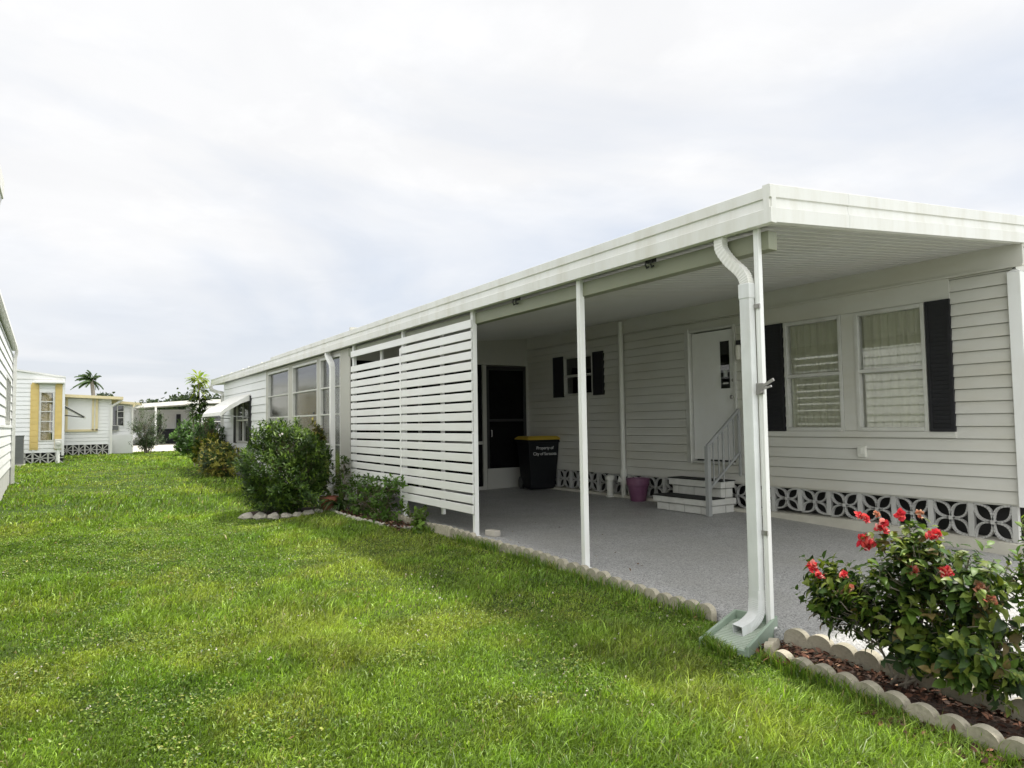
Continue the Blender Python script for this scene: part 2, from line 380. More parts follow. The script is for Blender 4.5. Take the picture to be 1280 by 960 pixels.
def shutter(root, y0, y1, z0, z1, x=8., m='black', n=None, name='shutter', out=.046):
    mb = MB(); f = .035
    mb.box(x - out, x - .006, y0, y0 + f, z0, z1); mb.box(x - out, x - .006, y1 - f, y1, z0, z1)
    mb.box(x - out, x - .006, y0 + f, y1 - f, z0, z0 + f); mb.box(x - out, x - .006, y0 + f, y1 - f, z1 - f, z1)
    n = n or int((z1 - z0 - 2 * f) / .045)
    for i in range(n):
        zc = z0 + f + (z1 - z0 - 2 * f) * (i + .5) / n
        mb.obox((x - .037, (y0 + y1) / 2, zc), (.004, y1 - y0 - 2 * f, (z1 - z0 - 2 * f) / n * 1.1), (0, R(-12), 0))
    mb.box(x - .033, x - .006, y0 + f, y1 - f, z0 + f, z1 - f)
    return mb.build(name, M[m], root)

# ------------------------------------------------------------------ the mobile home
HX = 8.; SB = -.89; FR = 1.47
house = T('mobile_home', (HX, 3.2, -1.3), 'long white mobile home under the carport roof, with pale door, paired windows and breeze-block skirting', 'mobile home')
DOOR = (6.66, 7.62, -.64, 1.34); WL = (5.06, 5.87, -.165, 1.245); WR = (4.07, 4.89, -.165, 1.245); WS = (9.84, 10.70, .48, 1.21)
ops = [DOOR, WL, WR, WS]
mb = MB()
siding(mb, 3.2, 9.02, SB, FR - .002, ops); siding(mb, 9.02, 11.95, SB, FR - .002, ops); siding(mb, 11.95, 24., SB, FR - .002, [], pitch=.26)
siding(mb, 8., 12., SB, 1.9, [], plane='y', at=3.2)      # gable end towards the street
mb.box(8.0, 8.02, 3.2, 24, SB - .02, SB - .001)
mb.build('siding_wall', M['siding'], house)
mb = MB()
mb.box(7.968, 8., 3.1, 24, FR, 1.72)                     # frieze under the carport ceiling
mb.box(7.955, 7.968, 3.1, 24, FR, FR + .022)
mb.box(7.974, 7.986, 3.8, 6.2, 1.25, FR - .001)          # flat header panel above the paired windows
mb.box(7.974, 7.986, 4.893, 5.057, -.16, 1.249)
mb.box(7.966, 7.986, 3.8, 6.2, -.235, -.167)
mb.build('frieze', M['siding'], house, bevel=.003)
mb = MB(); mb.box(7.94, 8.06, 3.12, 3.24, SB - .02, 1.42); mb.add([(7.94, 3.12, 1.42), (8.06, 3.12, 1.42), (8.06, 3.24, 1.42), (7.94, 3.24, 1.42), (8.02, 3.2, 1.47)], [(0, 1, 4), (1, 2, 4), (2, 3, 4), (3, 0, 4)])
mb.build('corner_trim', M['post_white'], house, bevel=.006)
mb = MB()
mb.add([(7.9, 3.12, 1.935), (10., 3.12, 2.09), (12.2, 3.12, 1.9), (7.9, 24.3, 1.935), (10., 24.3, 2.09), (12.2, 24.3, 1.9),
        (7.9, 3.12, 1.90), (12.2, 3.12, 1.83), (7.9, 24.3, 1.90), (12.2, 24.3, 1.83)],
       [(0, 1, 4, 3), (1, 2, 5, 4), (0, 6, 7, 2, 1), (3, 4, 5, 9, 8), (2, 7, 9, 5), (6, 8, 9, 7)])
mb.build('roof', M['roof'], house)
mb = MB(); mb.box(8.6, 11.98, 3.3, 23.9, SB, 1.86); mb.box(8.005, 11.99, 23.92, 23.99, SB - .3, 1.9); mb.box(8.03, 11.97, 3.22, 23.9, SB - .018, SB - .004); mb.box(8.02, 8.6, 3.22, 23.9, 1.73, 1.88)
mb.build('leak_blocker', M['dark'], house)  # unseen dark core added to stop light leaking through the siding grooves
# skirting: pierced breeze blocks, four petals meeting in the middle of each
def petal_block(mb, y0, y1, z0, z1, x0, x1, n=9):
    s = .019; cy, cz = (y0 + y1) / 2, (z0 + z1) / 2; hy, hz = (y1 - y0) / 2, (z1 - z0) / 2
    for sy_ in (-1, 1):
        for sz_ in (-1, 1):
            for bow in (-1, 1):
                pts = []
                for i in range(n + 1):
                    t = i / n; a = t + bow * .27 * math.sin(math.pi * t); b = t - bow * .27 * math.sin(math.pi * t)
                    pts.append((cy + sy_ * hy * min(1.0, a), cz + sz_ * hz * min(1.0, b)))
                for (a0, b0), (a1, b1) in zip(pts[:-1], pts[1:]):
                    d = Vector((a1 - a0, b1 - b0))
                    if d.length < 1e-6: continue
                    d.normalize(); nn = Vector((-d.y, d.x)) * s / 2; e = d * .003
                    mb.prism([(a0 + nn.x - e.x, b0 + nn.y - e.y), (a1 + nn.x + e.x, b1 + nn.y + e.y), (a1 - nn.x + e.x, b1 - nn.y + e.y), (a0 - nn.x - e.x, b0 - nn.y - e.y)], x0, x1, 'x')
    mb.box(x0 - .002, x1, cy - .02, cy + .02, cz - .02, cz + .02)
mb = MB(); y = 3.30; k = 0
while y < 11.9:
    y1 = y + .405; zb = zs(7.98, y) + .12 if y < 6 else zs(7.98, y) + .045
    if not (6.75 < y < 7.45):
        petal_block(mb, y + .028, y1 - .028, zb + .004, SB - .022, 7.995 + (.003 if k % 2 else 0), 8.04)
    mb.box(7.99, 8.045, y - .0265, y + .0265, zb, SB - .021); y = y1 + .0; k += 1
mb.build('breeze_block_skirting', M['block'], house)
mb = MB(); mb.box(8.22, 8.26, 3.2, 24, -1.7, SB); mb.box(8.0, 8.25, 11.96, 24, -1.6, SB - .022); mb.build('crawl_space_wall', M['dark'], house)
mb = MB()
for a in np.arange(3.2, 11.9, .435):
    b = min(a + .435, 11.94); f = lambda t: zs(7.98, t) + (.115 if t < 5 else .115 - .075 * min(1, (t - 5) / 1.5))
    mb.add([(7.9, a, zs(7.9, a) - .1), (7.9, b, zs(7.9, b) - .1), (8.2, b, zs(7.9, b) - .1), (8.2, a, zs(7.9, a) - .1), (7.9, a, f(a)), (7.9, b, f(b)), (8.2, b, f(b)), (8.2, a, f(a))],
           [(0, 1, 5, 4), (4, 5, 6, 7), (0, 4, 7, 3), (1, 2, 6, 5)])
mb.build('foundation_curb', M['curb'], house)
window(house, *WL); window(house, *WR); window(house, *WS, rails=(.5,), fw=.035, curtain=None, glass='glass_dark', depth=.5)
shutter(house, 5.885, 6.18, -.17, 1.25); shutter(house, 3.80, 4.055, -.17, 1.25)
shutter(house, 10.715, 11.03, .46, 1.23); shutter(house, 9.54, 9.825, .46, 1.23)
# door in an aluminium storm-door frame
y0, y1, z0, z1 = DOOR
mb = MB(); mb.box(7.955, 8.06, y1 - .115, y1 - .06, z0, z1); mb.box(7.965, 8.05, y1 - .06, y1, z0, z1)
mb.box(7.955, 8.06, y0, y0 + .045, z0, z1); mb.box(7.955, 8.06, y0 + .045, y1 - .115, z1 - .04, z1)
mb.box(7.93, 8.06, y0 + .045, y1 - .115, z0, z0 + .03); mb.tube([(7.948, y1 - .10, z0 - .02), (7.948, y1 - .10, z1 + .02)], .016, 10)
dfr = mb.build('door_frame', M['frame'], house, bevel=.004)
door = MB().box(8.0, 8.045, y0 + .05, y1 - .12, z0 + .055, z1 - .055).build('door', M['door'], house, bevel=.004, label='pale grey house door with a narrow dark window strip')
MB().box(8.06, 8.08, y0 - .02, y1 + .02, z0 - .02, z1 + .02).build('reveal_backing', M['dark'], dfr)  # dark backing added behind the door so no light shows underneath
MB().box(7.994, 8.0, 6.795, 6.955, .44, 1.12).build('pane', M['glass_dark'], door)
MB().box(7.996, 8.0, 6.80, 6.95, .445, 1.115).build('pane_backing', M['black'], door)
MB().box(7.990, 7.9935, 6.83, 6.90, .60, .70).build('sticker', M['poster'], door)
MB().box(7.990, 7.9935, 6.82, 6.91, .50, .525).build('sticker', M['letter'], door)
mb = MB(); mb.tube([(8.0, 6.735, .31), (7.965, 6.735, .31)], .012, 10); mb.tube([(7.97, 6.735, .31), (7.955, 6.735, .31), (7.94, 6.735, .31), (7.932, 6.735, .31)], [.012, .028, .028, .015], 14); MB().tube([(8.0, 6.735, .55), (7.985, 6.735, .55)], .024, 14).build('lock', M['steel'], door)
mb.build('handle', M['steel'], door, smooth=True)
lamp = MB().box(7.94, 7.985, 6.545, 6.625, 1.03, 1.10).build('wall_lamp', M['black_metal'], house, bevel=.006)
MB().lathe([(.026, .83), (.034, .88), (.036, 1.0), (.03, 1.03)], (7.935, 6.585, 0), 16).build('lamp_glass', M['bulb'], lamp, smooth=True)
mb = MB(); mb.box(7.955, 7.99, 4.80, 4.90, -.47, -.34); mb.box(7.945, 7.955, 4.805, 4.895, -.44, -.35); mb.box(7.94, 7.945, 4.83, 4.87, -.43, -.36)
mb.build('outlet_box', M['pvc'], house, bevel=.005)
mb = MB(); mb.tube([(7.93, 9.03, 1.66), (7.93, 9.03, -1.27)], .043, 14); mb.tube([(7.93, 9.03, -.93), (7.93, 9.03, -.80)], .058, 14); mb.tube([(7.93, 9.03, -1.06), (7.93, 9.03, -.97)], .055, 14); mb.tube([(7.93, 9.03, -1.0), (7.86, 9.09, -.98)], .045, 12)
mb.build('drain_pipe', M['pvc'], house, smooth=False)
mb = MB(); mb.lathe([(.075, -1.30), (.075, -1.27), (.056, -1.25), (.056, -1.01), (.08, -1.0), (.082, -.96), (.06, -.925), (.02, -.915)], (7.86, 9.30, 0), 18)
mb.build('vent_pipe', M['pvc'], house)

# ------------------------------------------------------------------ carport
XF, YF, ZB, ZT, SL = 4.107, 3.09, 1.355, 1.61, .0876
carport = T('carport', (4.25, 3.26, zs(4.25, 3.26)), 'long white flat-roofed carport on slim square posts along the lawn side of the home', 'carport')
YE = 24.95
mb = MB()
def zc(x): return ZB + SL * (x - XF)
xs_ = np.arange(YF + .03, 12.0, .1)
vs = []; fs = []
yy = YF + .02
while yy < 11.93:      # pan panels: flat strips with shallow standing ribs running across
    for (a, b, d) in ((0, .085, 0), (.085, .089, .008), (.089, .096, .008), (.096, .1, 0)):
        pass
    pr = [(0, 0), (.078, 0), (.081, -.007), (.09, -.007), (.093, 0), (.1, 0)]
    for (a, da), (b, db) in zip(pr[:-1], pr[1:]):
        ya, yb = yy + a, min(yy + b, 11.95)
        k = len(vs); vs += [(XF + .05, ya, zc(XF + .05) + da + .01), (8.03, ya, zc(8.03) + da + .01), (8.03, yb, zc(8.03) + db + .01), (XF + .05, yb, zc(XF + .05) + db + .01)]; fs.append((k, k + 1, k + 2, k + 3))
    yy += .1
mb.add(vs, fs); mb.add([(XF + .05, 11.95, zc(XF + .05) + .01), (8.0, 11.95, zc(8) + .01), (8., YE, zc(8) + .01), (XF + .05, YE, zc(XF + .05) + .01)], [(0, 1, 2, 3)])
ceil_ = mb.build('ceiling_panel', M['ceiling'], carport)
mb = MB(); za, zb_ = ZT - .02, ZT - .02 + SL * (8.1 - XF) * .99
mb.add([(XF + .01, YF + .01, za), (8.1, YF + .01, zb_), (8.1, 17., zb_), (XF + .01, 17., za)], [(0, 3, 2, 1)]); mb.add([(XF + .01, 17., za - .055), (8.1, 17., zb_ - .055), (8.1, YE, zb_ - .055), (XF + .01, YE, za - .055)], [(0, 3, 2, 1)]); mb.add([(XF + .01, 17., za - .1), (8.1, 17., zb_ - .1), (8.1, 17., zb_), (XF + .01, 17., za)], [(0, 1, 2, 3)]); mb.build('roof_panel', M['roof'], carport)
def fascia(mb, top, p0, p1, out, lift0=0., lift1=0., step=True):
    """moulded fascia profile between two points; out = outward unit vector"""
    prof = [(.04, ZB - .004), (-.012, ZB), (-.016, ZB + .098), (-.004, ZB + .104), (.002, ZB + .170), (-.012, ZB + .176), (-.014, top - .004), (-.006, top), (.05, top)]
    vs = []
    for (px, py), lf in ((p0, lift0), (p1, lift1)):
        for d, z in prof: vs.append((px - out[0] * d * 1., py - out[1] * d * 1., z + lf))
    n = len(prof); fs = [(i, i + 1, i + 1 + n, i + n) for i in range(n - 1)] + [(n - 1, 0, n, 2 * n - 1)]
    mb.add(vs, fs + [tuple(range(n)), tuple(range(2 * n - 1, n - 1, -1))])
mb = MB(); joints = [YF, 6.9, 10.6, 14.2, 17.]
for a, b in zip(joints[:-1], joints[1:]): fascia(mb, ZT, (XF, a + (.0015 if a > YF else -.014)), (XF, b - .0015), (-1, 0))
fascia(mb, ZT - .055, (XF, 17.), (XF, 21.), (-1, 0)); fascia(mb, ZT - .055, (XF, 21.003), (XF, YE), (-1, 0))
mb.build('side_fascia', M['white_metal'], carport)
mb = MB(); rise = lambda x: SL * (x - XF)
for a, b in ((XF - .016, 5.02), (5.023, 8.12)): fascia(mb, ZT + .012, (a, YF), (b, YF), (0, -1), max(0, rise(a)), rise(b))
mb.build('front_fascia', M['white_metal'], carport)
BT = 1.335
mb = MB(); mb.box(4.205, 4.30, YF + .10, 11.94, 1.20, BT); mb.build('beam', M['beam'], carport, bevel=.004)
POSTY = [3.27, 5.34, 7.44, 9.52, 11.6]
for i, y in enumerate(POSTY):
    w = .020 if i == 0 else .027; xb = 4.205 if i == 0 else 4.222
    mb = MB(); zb_ = zs(4.23, y) - .0
    mb.box(4.165, xb, y - w, y + w, zb_, 1.36); mb.box(4.161, 4.165, y - w * .3, y + w * .3, zb_, 1.36)
    mb.box(4.157, xb + .012, y - w - .012, y + w + .012, zb_ - .002, zb_ + .01)
    p = mb.build('post', M['post_white'], carport, bevel=.004)
    if i == 0:
        for z in (.80, -.80):
            b = MB(); b.box(4.153, 4.1645, y - .024, y + .024, z - .016, z + .016); b.tube([(4.154, y - .012, z), (4.149, y - .012, z)], .006, 8); b.build('strap', M['steel'], p)
        b = MB(); b.box(4.148, 4.162, y - .035, y + .03, .17, .25); b.bar((4.15, y - .02, .22), (4.14, y - .13, .27), .012, .02); b.bar((4.15, y - .02, .205), (4.14, y - .11, .225), .012, .014); b.tube([(4.15, y - .02, .19), (4.13, y - .02, .19)], .014, 8)
        b.build('hasp', M['steel'], p)
for yh in (4.36, 6.46):
    b = MB(); zz = 1.345
    for dy in (-.03, .03): b.tube([(4.19, yh + dy, zz + .03), (4.165, yh + dy, zz + .01), (4.155, yh + dy, zz - .03), (4.17, yh + dy, zz - .055), (4.19, yh + dy, zz - .04)], .008, 7)
    b.box(4.19, 4.205, yh - .05, yh + .05, zz - .01, zz + .03); b.build('hook', M['black_metal'], carport)
for yv in (18.4, 19.9, 20.6, 22.2, 23.7): MB().tube([(4.22, yv, 1.54), (4.22, yv, 1.60), (4.22, yv, 1.602), (4.22, yv, 1.62)], [.014, .014, .028, .02], 8).build('vent_cap', M['frame'], carport)
# front downspout with ribbed elbows
def elbow_ribs(mb, pts, w, h, side, k=26):
    P = [Vector(p) for p in pts]; out = []
    for i in range(k + 1):
        t = i / k * (len(P) - 1); j = min(int(t), len(P) - 2); out.append(P[j].lerp(P[j + 1], t - j))
    side = Vector(side).normalized(); vs = []
    for i, p in enumerate(out):
        d = (out[min(i + 1, k)] - out[max(i - 1, 0)]).normalized(); u = d.cross(side).normalized(); g = 1 + (.07 if i % 2 else 0)
        vs += [p + side * a * w * g / 2 + u * b * h * g / 2 for a, b in ((-1, -1), (1, -1), (1, 1), (-1, 1))]
    fs = [(i * 4 + j, i * 4 + (j + 1) % 4, (i + 1) * 4 + (j + 1) % 4, (i + 1) * 4 + j) for i in range(k) for j in range(4)]
    mb.add(vs, fs + [(3, 2, 1, 0), tuple(range(k * 4, k * 4 + 4))])
def smooth_path(ctrl, n=14):
    P = [Vector(c) for c in ctrl]; P = [2 * P[0] - P[1]] + P + [2 * P[-1] - P[-2]]; out = []
    for i in range(1, len(P) - 2):
        for k in range(n):
            t = k / n; a, b, c, d = P[i - 1], P[i], P[i + 1], P[i + 2]
            out.append(.5 * ((2 * b) + (c - a) * t + (2 * a - 5 * b + 4 * c - d) * t * t + (3 * b - a - 3 * c + d) * t ** 3))
    return out + [P[-2]]
DY = 3.340
mb = MB(); mb.box(4.108, 4.168, DY - .045, DY + .045, -1.27, .965); mb.box(4.104, 4.172, DY - .049, DY + .049, .86, .97)
ds = mb.build('downspout', M['galv'], carport, bevel=.006, label='pale weathered rectangular downspout strapped to the front post')
mb = MB(); elbow_ribs(mb, smooth_path([(4.15, DY + .23, 1.36), (4.15, DY + .225, 1.27), (4.15, DY + .15, 1.165), (4.145, DY + .04, 1.06), (4.14, DY, .985), (4.138, DY, .93)]), .06, .074, (1, 0, 0), 40)
mb.build('upper_elbow', M['white_metal'], ds)
mb = MB(); path = smooth_path([(4.138, DY, -1.20), (4.136, DY, -1.28), (4.11, DY - .005, -1.37), (4.01, DY - .02, -1.415), (3.88, DY - .04, -1.43)])
P = path; side = Vector((.1, 1, 0)).normalized(); k = len(P) - 1; vs = []
for i, p in enumerate(P):
    d = (P[min(i + 1, k)] - P[max(i - 1, 0)]).normalized(); u = d.cross(side).normalized(); g = 1 + (.05 if i % 2 and 12 < i < k - 10 else 0)
    vs += [p + side * a * .090 * g / 2 + u * b * .064 * g / 2 for a, b in ((-1, -1), (1, -1), (1, 1), (-1, 1))]
mb.add(vs, [(i * 4 + j, i * 4 + (j + 1) % 4, (i + 1) * 4 + (j + 1) % 4, (i + 1) * 4 + j) for i in range(k) for j in range(4)])
o = mb.build('lower_elbow', M['galv'], ds); sm_ = o.modifiers.new('thick', 'SOLIDIFY'); sm_.thickness = .003

# ------------------------------------------------------------------ slatted privacy screen
slat = T('slat_screen', (4.16, 9.52, zs(4.16, 9.5)), 'white horizontal slat privacy screen between the carport posts beside the flower bed', 'screen')
Y0, Y1, Y2 = 7.415, 9.52, 11.63
mb = MB(); mb.box(4.136, 4.158, Y0, Y2, 1.15, 1.25); mb.build('slat', M['board'], slat, bevel=.004)
for i in range(18):
    zt = 1.112 - i * .1237 + random.uniform(-.003, .003); zb_ = zt - .097
    tilt = random.uniform(-.003, .003)
    for (a, b) in ((Y0, Y1 - .001), (Y1 + .001, Y2)):
        if i == 0 and a > Y0: continue
        tl = random.uniform(-.004, .004)
        if i == 17 and a > Y0: continue
        mb = MB(); mb.add([(4.136, a, zb_), (4.136, b, zb_ + tl), (4.136, b, zt + tl), (4.136, a, zt), (4.158, a, zb_), (4.158, b, zb_ + tl), (4.158, b, zt + tl), (4.158, a, zt)],
                          [(0, 3, 2, 1), (4, 5, 6, 7), (0, 1, 5, 4), (1, 2, 6, 5), (2, 3, 7, 6), (3, 0, 4, 7)])
        mb.build('slat', M['board'], slat, bevel=.004)
for y in (8.46, 10.58):
    MB().box(4.26, 4.295, y - .03, y + .03, -1.2, 1.2).build('support_post', M['post_white'], slat, bevel=.003)
MB().box(4.128, 4.136, 9.497, 9.543, -1.1, 1.1).build('cover_strip', M['board'], slat, bevel=.003)

# ------------------------------------------------------------------ porch and utility room behind the carport
PX = 4.25; PY = 11.95; PE = 23.4
porch = T('porch_room', (PX, PY, zs(PX, PY)), 'enclosed side porch with tall vinyl-pane windows and a sided utility room at its far end', 'porch')
fl = zs(6, 12)
mb = MB(); mb.box(PX, 8.02, PY, PY + .06, 1.14, 1.72); mb.build('gable_panel', M['wall_plain'], porch)
mb = MB()
for x0, x1 in ((PX, PX + .09), (5.55, 5.61), (6.92, 7.0), (7.93, 8.02)): mb.box(x0, x1, PY - .01, PY + .07, fl, 1.14)
mb.box(PX + .09, 6.92, PY, PY + .06, -.42, -.36); mb.box(PX + .09, 6.92, PY, PY + .06, fl, fl + .08)
mb.build('screen_frame', M['wall_plain'], porch, bevel=.003)
mb = MB(); mb.box(PX + .09, 5.55, PY + .03, PY + .033, fl + .08, 1.14); mb.box(5.61, 6.92, PY + .03, PY + .033, fl + .08, 1.14); mb.build('screen_panel', M['screen'], porch)
mb = MB(); mb.box(7.0, 7.06, PY - .015, PY + .03, fl + .03, 1.12); mb.box(7.87, 7.93, PY - .015, PY + .03, fl + .03, 1.12); mb.box(7.06, 7.87, PY - .015, PY + .03, 1.04, 1.12); mb.box(7.06, 7.87, PY - .012, PY + .03, .02, .07); mb.box(7.06, 7.87, PY - .012, PY + .03, fl + .03, fl + .1)
sd = mb.build('screen_door', M['black_metal'], porch, bevel=.003)
MB().box(7.06, 7.87, PY + .012, PY + .016, fl + .1, 1.04).build('screen', M['screen_door'], sd)
MB().box(7.0, 7.93, PY - .024, PY - .0155, fl + .02, fl + .42).build('kick_plate', M['wall_plain'], sd, bevel=.002)
MB().tube([(7.09, PY - .03, -.15), (7.09, PY - .05, -.15), (7.09, PY - .05, -.27), (7.09, PY - .03, -.27)], .009, 8).build('handle', M['steel'], sd)
MB().box(7.45, 7.75, PY + .25, PY + .26, .10, .72).build('wall_notice', M['poster'], porch)
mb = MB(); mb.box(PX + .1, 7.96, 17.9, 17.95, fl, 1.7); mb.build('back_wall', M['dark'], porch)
# glazed side: three bays of stacked panes
BAYS = [(12.42, 13.62), (13.80, 15.58), (15.90, 17.78)]
zbase = -1.02; ztop = 1.30; railz = (-.36, .20, .71)
mb = MB()
for y0, y1 in ((PY - .01, 12.42), (13.62, 13.80), (15.58, 15.90), (17.78, 18.0)): mb.box(PX - .02, PX + .08, y0, y1, fl, 1.36)
mb.box(PX - .015, PX + .08, PY, 18.0, ztop, 1.36); mb.box(PX - .015, PX + .08, PY, 18., fl, zbase)
mb.build('glazed_wall', M['wall_plain'], porch, bevel=.004)
for y0, y1 in BAYS:
    mb = MB(); f = .035
    mb.box(PX - .03, PX + .05, y0, y0 + f, zbase, ztop); mb.box(PX - .03, PX + .05, y1 - f, y1, zbase, ztop)
    mb.box(PX - .03, PX + .05, y0 + f, y1 - f, ztop - .05, ztop); mb.box(PX - .03, PX + .05, y0 + f, y1 - f, zbase, zbase + .05)
    for r in railz: mb.box(PX - .024, PX + .04, y0 + f, y1 - f, r - .014, r + .014)
    w = mb.build('window', M['frame'], porch, bevel=.003)
    zz = [zbase + .05, *railz, ztop - .05]
    for i, (a, b) in enumerate(zip(zz[:-1], zz[1:])):
        xx = PX + (.0, .01, .02, .03)[i]
        MB().box(xx, xx + .003, y0 + f - .005, y1 - f + .005, a, b).build('pane', M['glass_porch'], w)
    n = int((y1 - y0) / .03); vs = []
    for i in range(n + 1):
        y = y0 + (y1 - y0) * i / n; vs += [(PX + .12 + .014 * math.sin(y * 70), y, zbase - .1), (PX + .12 + .014 * math.sin(y * 70), y, 1.12)]
    MB().add(vs, [(2 * i, 2 * i + 2, 2 * i + 3, 2 * i + 1) for i in range(n)]).build('blind', M['blind'], w, smooth=True)
b = MB(); b.box(PX - .045, PX - .03, 13.97, 14.02, .22, .27); b.box(PX - .045, PX - .03, 13.3, 13.35, .22, .27); b.build('latch', M['black_metal'], porch)
# utility room siding
UW = (19.9, 21.5, -.45, .80)
mb = MB(); siding(mb, 18.0, PE, -1.05, 1.36, [UW], pitch=.2, at=PX); siding(mb, PX, 8., -1.05, 1.4, [], pitch=.2, plane='y', at=PE, sgn=1)
mb.box(PX - .02, PX + .02, 18.0, 18.06, -1.3, 1.36); mb.box(PX - .02, PX + .06, PE - .05, PE + .02, -1.4, 1.36); mb.box(PX, PX + .1, 18., PE, -1.5, -1.05)
mb.build('siding_wall', M['siding_far'], porch)
w = window(porch, *UW, x=PX, curtain=None, glass='glass_dark', cols=(.5,), depth=.3)
shutter(porch, 19.62, 19.88, -.47, .82, x=PX); shutter(porch, 21.52, 21.8, -.47, .82, x=PX)
mb = MB()
prof = [(4.24, .87), (3.98, .72), (3.72, .575), (3.58, .48), (3.49, .39), (3.46, .29)]
nb = 16; y0, y1 = 19.72, 22.5; vs = []; fs = []
for i in range(nb * 4 + 1):
    y = y0 + (y1 - y0) * i / (nb * 4); d = .012 if (i // 2) % 2 else 0
    vs += [(x, y, z + d) for x, z in prof]
k = len(prof)
fs = [(i * k + j, (i + 1) * k + j, (i + 1) * k + j + 1, i * k + j + 1) for i in range(nb * 4) for j in range(k - 1)]
mb.add(vs, fs)
for y in (y0, y1): mb.prism([(x, z - .004) for x, z in prof] + [(3.49, .27), (3.60, .38), (4.0, .62), (4.24, .70)], y - .004, y + .004, 'y')
aw = mb.build('awning', M['white_metal'], porch, label='white ribbed metal window awning over the dark utility room window')
aw.modifiers.new('thick', 'SOLIDIFY').thickness = .006
b = MB()
for y in (y0 + .05, y1 - .05): b.tube([(3.52, y, .30), (4.24, y, .24)], .012, 7); b.tube([(3.52, y, .30), (3.9, y, .62)], .01, 7)
b.build('bracket', M['rail'], aw)
mb = MB(); DP = 12.60
elbow_ribs(mb, smooth_path([(4.15, DP + .33, 1.37), (4.15, DP + .32, 1.30), (4.14, DP + .18, 1.21), (4.13, DP + .04, 1.13), (4.13, DP, 1.05)]), .085, .07, (1, 0, 0), 24)
mb.box(4.09, 4.175, DP - .04, DP + .04, -1.08, 1.06); mb.tube([(4.13, DP, -1.05), (4.08, DP, -1.13)], .045, 8)
mb.build('downspout', M['post_white'], porch, bevel=.005)
mb = MB(); elbow_ribs(mb, smooth_path([(4.05, 24.6, 1.36), (4.05, 24.55, 1.22), (4.1, 24.0, 1.12), (4.2, 23.5, 1.05), (4.2, 23.5, .9)]), .08, .08, (1, 0, 0), 24); mb.box(4.16, 4.24, 23.46, 23.54, -1.2, .92)
mb.build('downspout', M['frame'], porch)
MB().box(4.24, 4.52, PY - .18, PY - .06, fl - .02, fl + .38).build('corner_kick_panel', M['wall_plain'], porch, bevel=.004)

# ------------------------------------------------------------------ entrance steps
sz = zs(7.4, 7.1)
steps = T('entrance_steps', (7.65, 7.15, sz), 'two painted white brick steps with black treads below the house door', 'steps')
def brick_course(mb, x0, x1, y0, y1, z0, z1, L=.30, off=0.):
    g = .005
    y = y0 - off
    while y < y1:
        a, b = max(y0, y), min(y1, y + L)
        if b - a > .03: mb.box(x0, x0 + .09, a + g, b - g, z0 + g, z1 - g)
        y += L
    for yy in (y0, y1 - .09):
        x = x0 + .09
        while x < x1:
            b = min(x1, x + L)
            mb.box(x + g, b - g, yy + g * .6, yy + .09 - g * .6, z0 + g, z1 - g); x += L
mb = MB()
brick_course(mb, 7.335, 7.90, 6.70, 7.64, sz, sz + .115, off=.2); brick_course(mb, 7.295, 7.90, 6.66, 7.68, sz + .115, sz + .205, L=2.)
brick_course(mb, 7.66, 7.90, 6.72, 7.64, sz + .205, sz + .335, off=.1); brick_course(mb, 7.62, 7.90, 6.68, 7.68, sz + .335, sz + .435, L=2.)
mb.build('brickwork', M['brick'], steps, bevel=.006)
mb = MB(); mb.box(7.40, 7.895, 6.76, 7.58, sz, sz + .19); mb.box(7.72, 7.895, 6.76, 7.58, sz + .19, sz + .42)
mb.box(7.342, 7.895, 6.706, 7.634, sz + .004, sz + .1); mb.box(7.668, 7.895, 6.728, 7.632, sz + .2, sz + .33); mb.build('mortar_core', M['mortar'], steps)
mb = MB(); mb.box(7.285, 7.655, 6.65, 7.69, sz + .204, sz + .216); mb.box(7.61, 7.90, 6.67, 7.69, sz + .434, sz + .446); mb.build('tread', M['tread'], steps, bevel=.004)
mb = MB(); hy = 6.615
mb.box(7.265, 7.325, hy - .03, hy + .03, sz, sz + .93); mb.bar((7.29, hy, sz + .93), (7.94, hy, sz + 1.42), .035, .04); mb.bar((7.29, hy, sz + .34), (7.94, hy, sz + .83), .03, .03)
for t in (.18, .34, .5, .66, .82, .97): x = 7.29 + .65 * t; mb.bar((x, hy, sz + .35 + .49 * t), (x, hy, sz + .93 + .49 * t), .016, .016, (0, 1, 0))
mb.bar((7.94, hy, sz + .5), (7.94, hy, sz + 1.43), .03, .03, (0, 1, 0)); mb.bar((7.60, hy, sz + .44), (7.60, hy, sz + 1.14), .02, .02, (0, 1, 0))
mb.build('handrail', M['rail'], steps, bevel=.003)

# ------------------------------------------------------------------ wheeled bin, pot, loose brick
bz = zs(7.4, 11); rzb = R(-20)
tb = T('trash_bin', (7.74, 11.28, bz), 'black wheeled trash bin with yellow lid in the carport corner', 'trash bin', rz=R(-12))
def frust(mb, w0, d0, w1, d1, z0, z1):
    mb.add([(-w0, -d0, z0), (w0, -d0, z0), (w0, d0, z0), (-w0, d0, z0), (-w1, -d1, z1), (w1, -d1, z1), (w1, d1, z1), (-w1, d1, z1)],
           [(3, 2, 1, 0), (4, 5, 6, 7), (0, 1, 5, 4), (1, 2, 6, 5), (2, 3, 7, 6), (3, 0, 4, 7)])
mb = MB(); frust(mb, .25, .25, .32, .32, .03, .95); frust(mb, .335, .335, .335, .335, .90, .955); frust(mb, .20, .252, .26, .256, .12, .30)
mb.build('body', M['bin'], tb, bevel=.02, local=True)
mb = MB(); frust(mb, .35, .35, .34, .34, .957, .985); frust(mb, .338, .338, .29, .29, .985, 1.02); mb.box(-.30, .30, -.375, -.345, .955, .975); mb.build('lid', M['lid'], tb, bevel=.01, local=True)
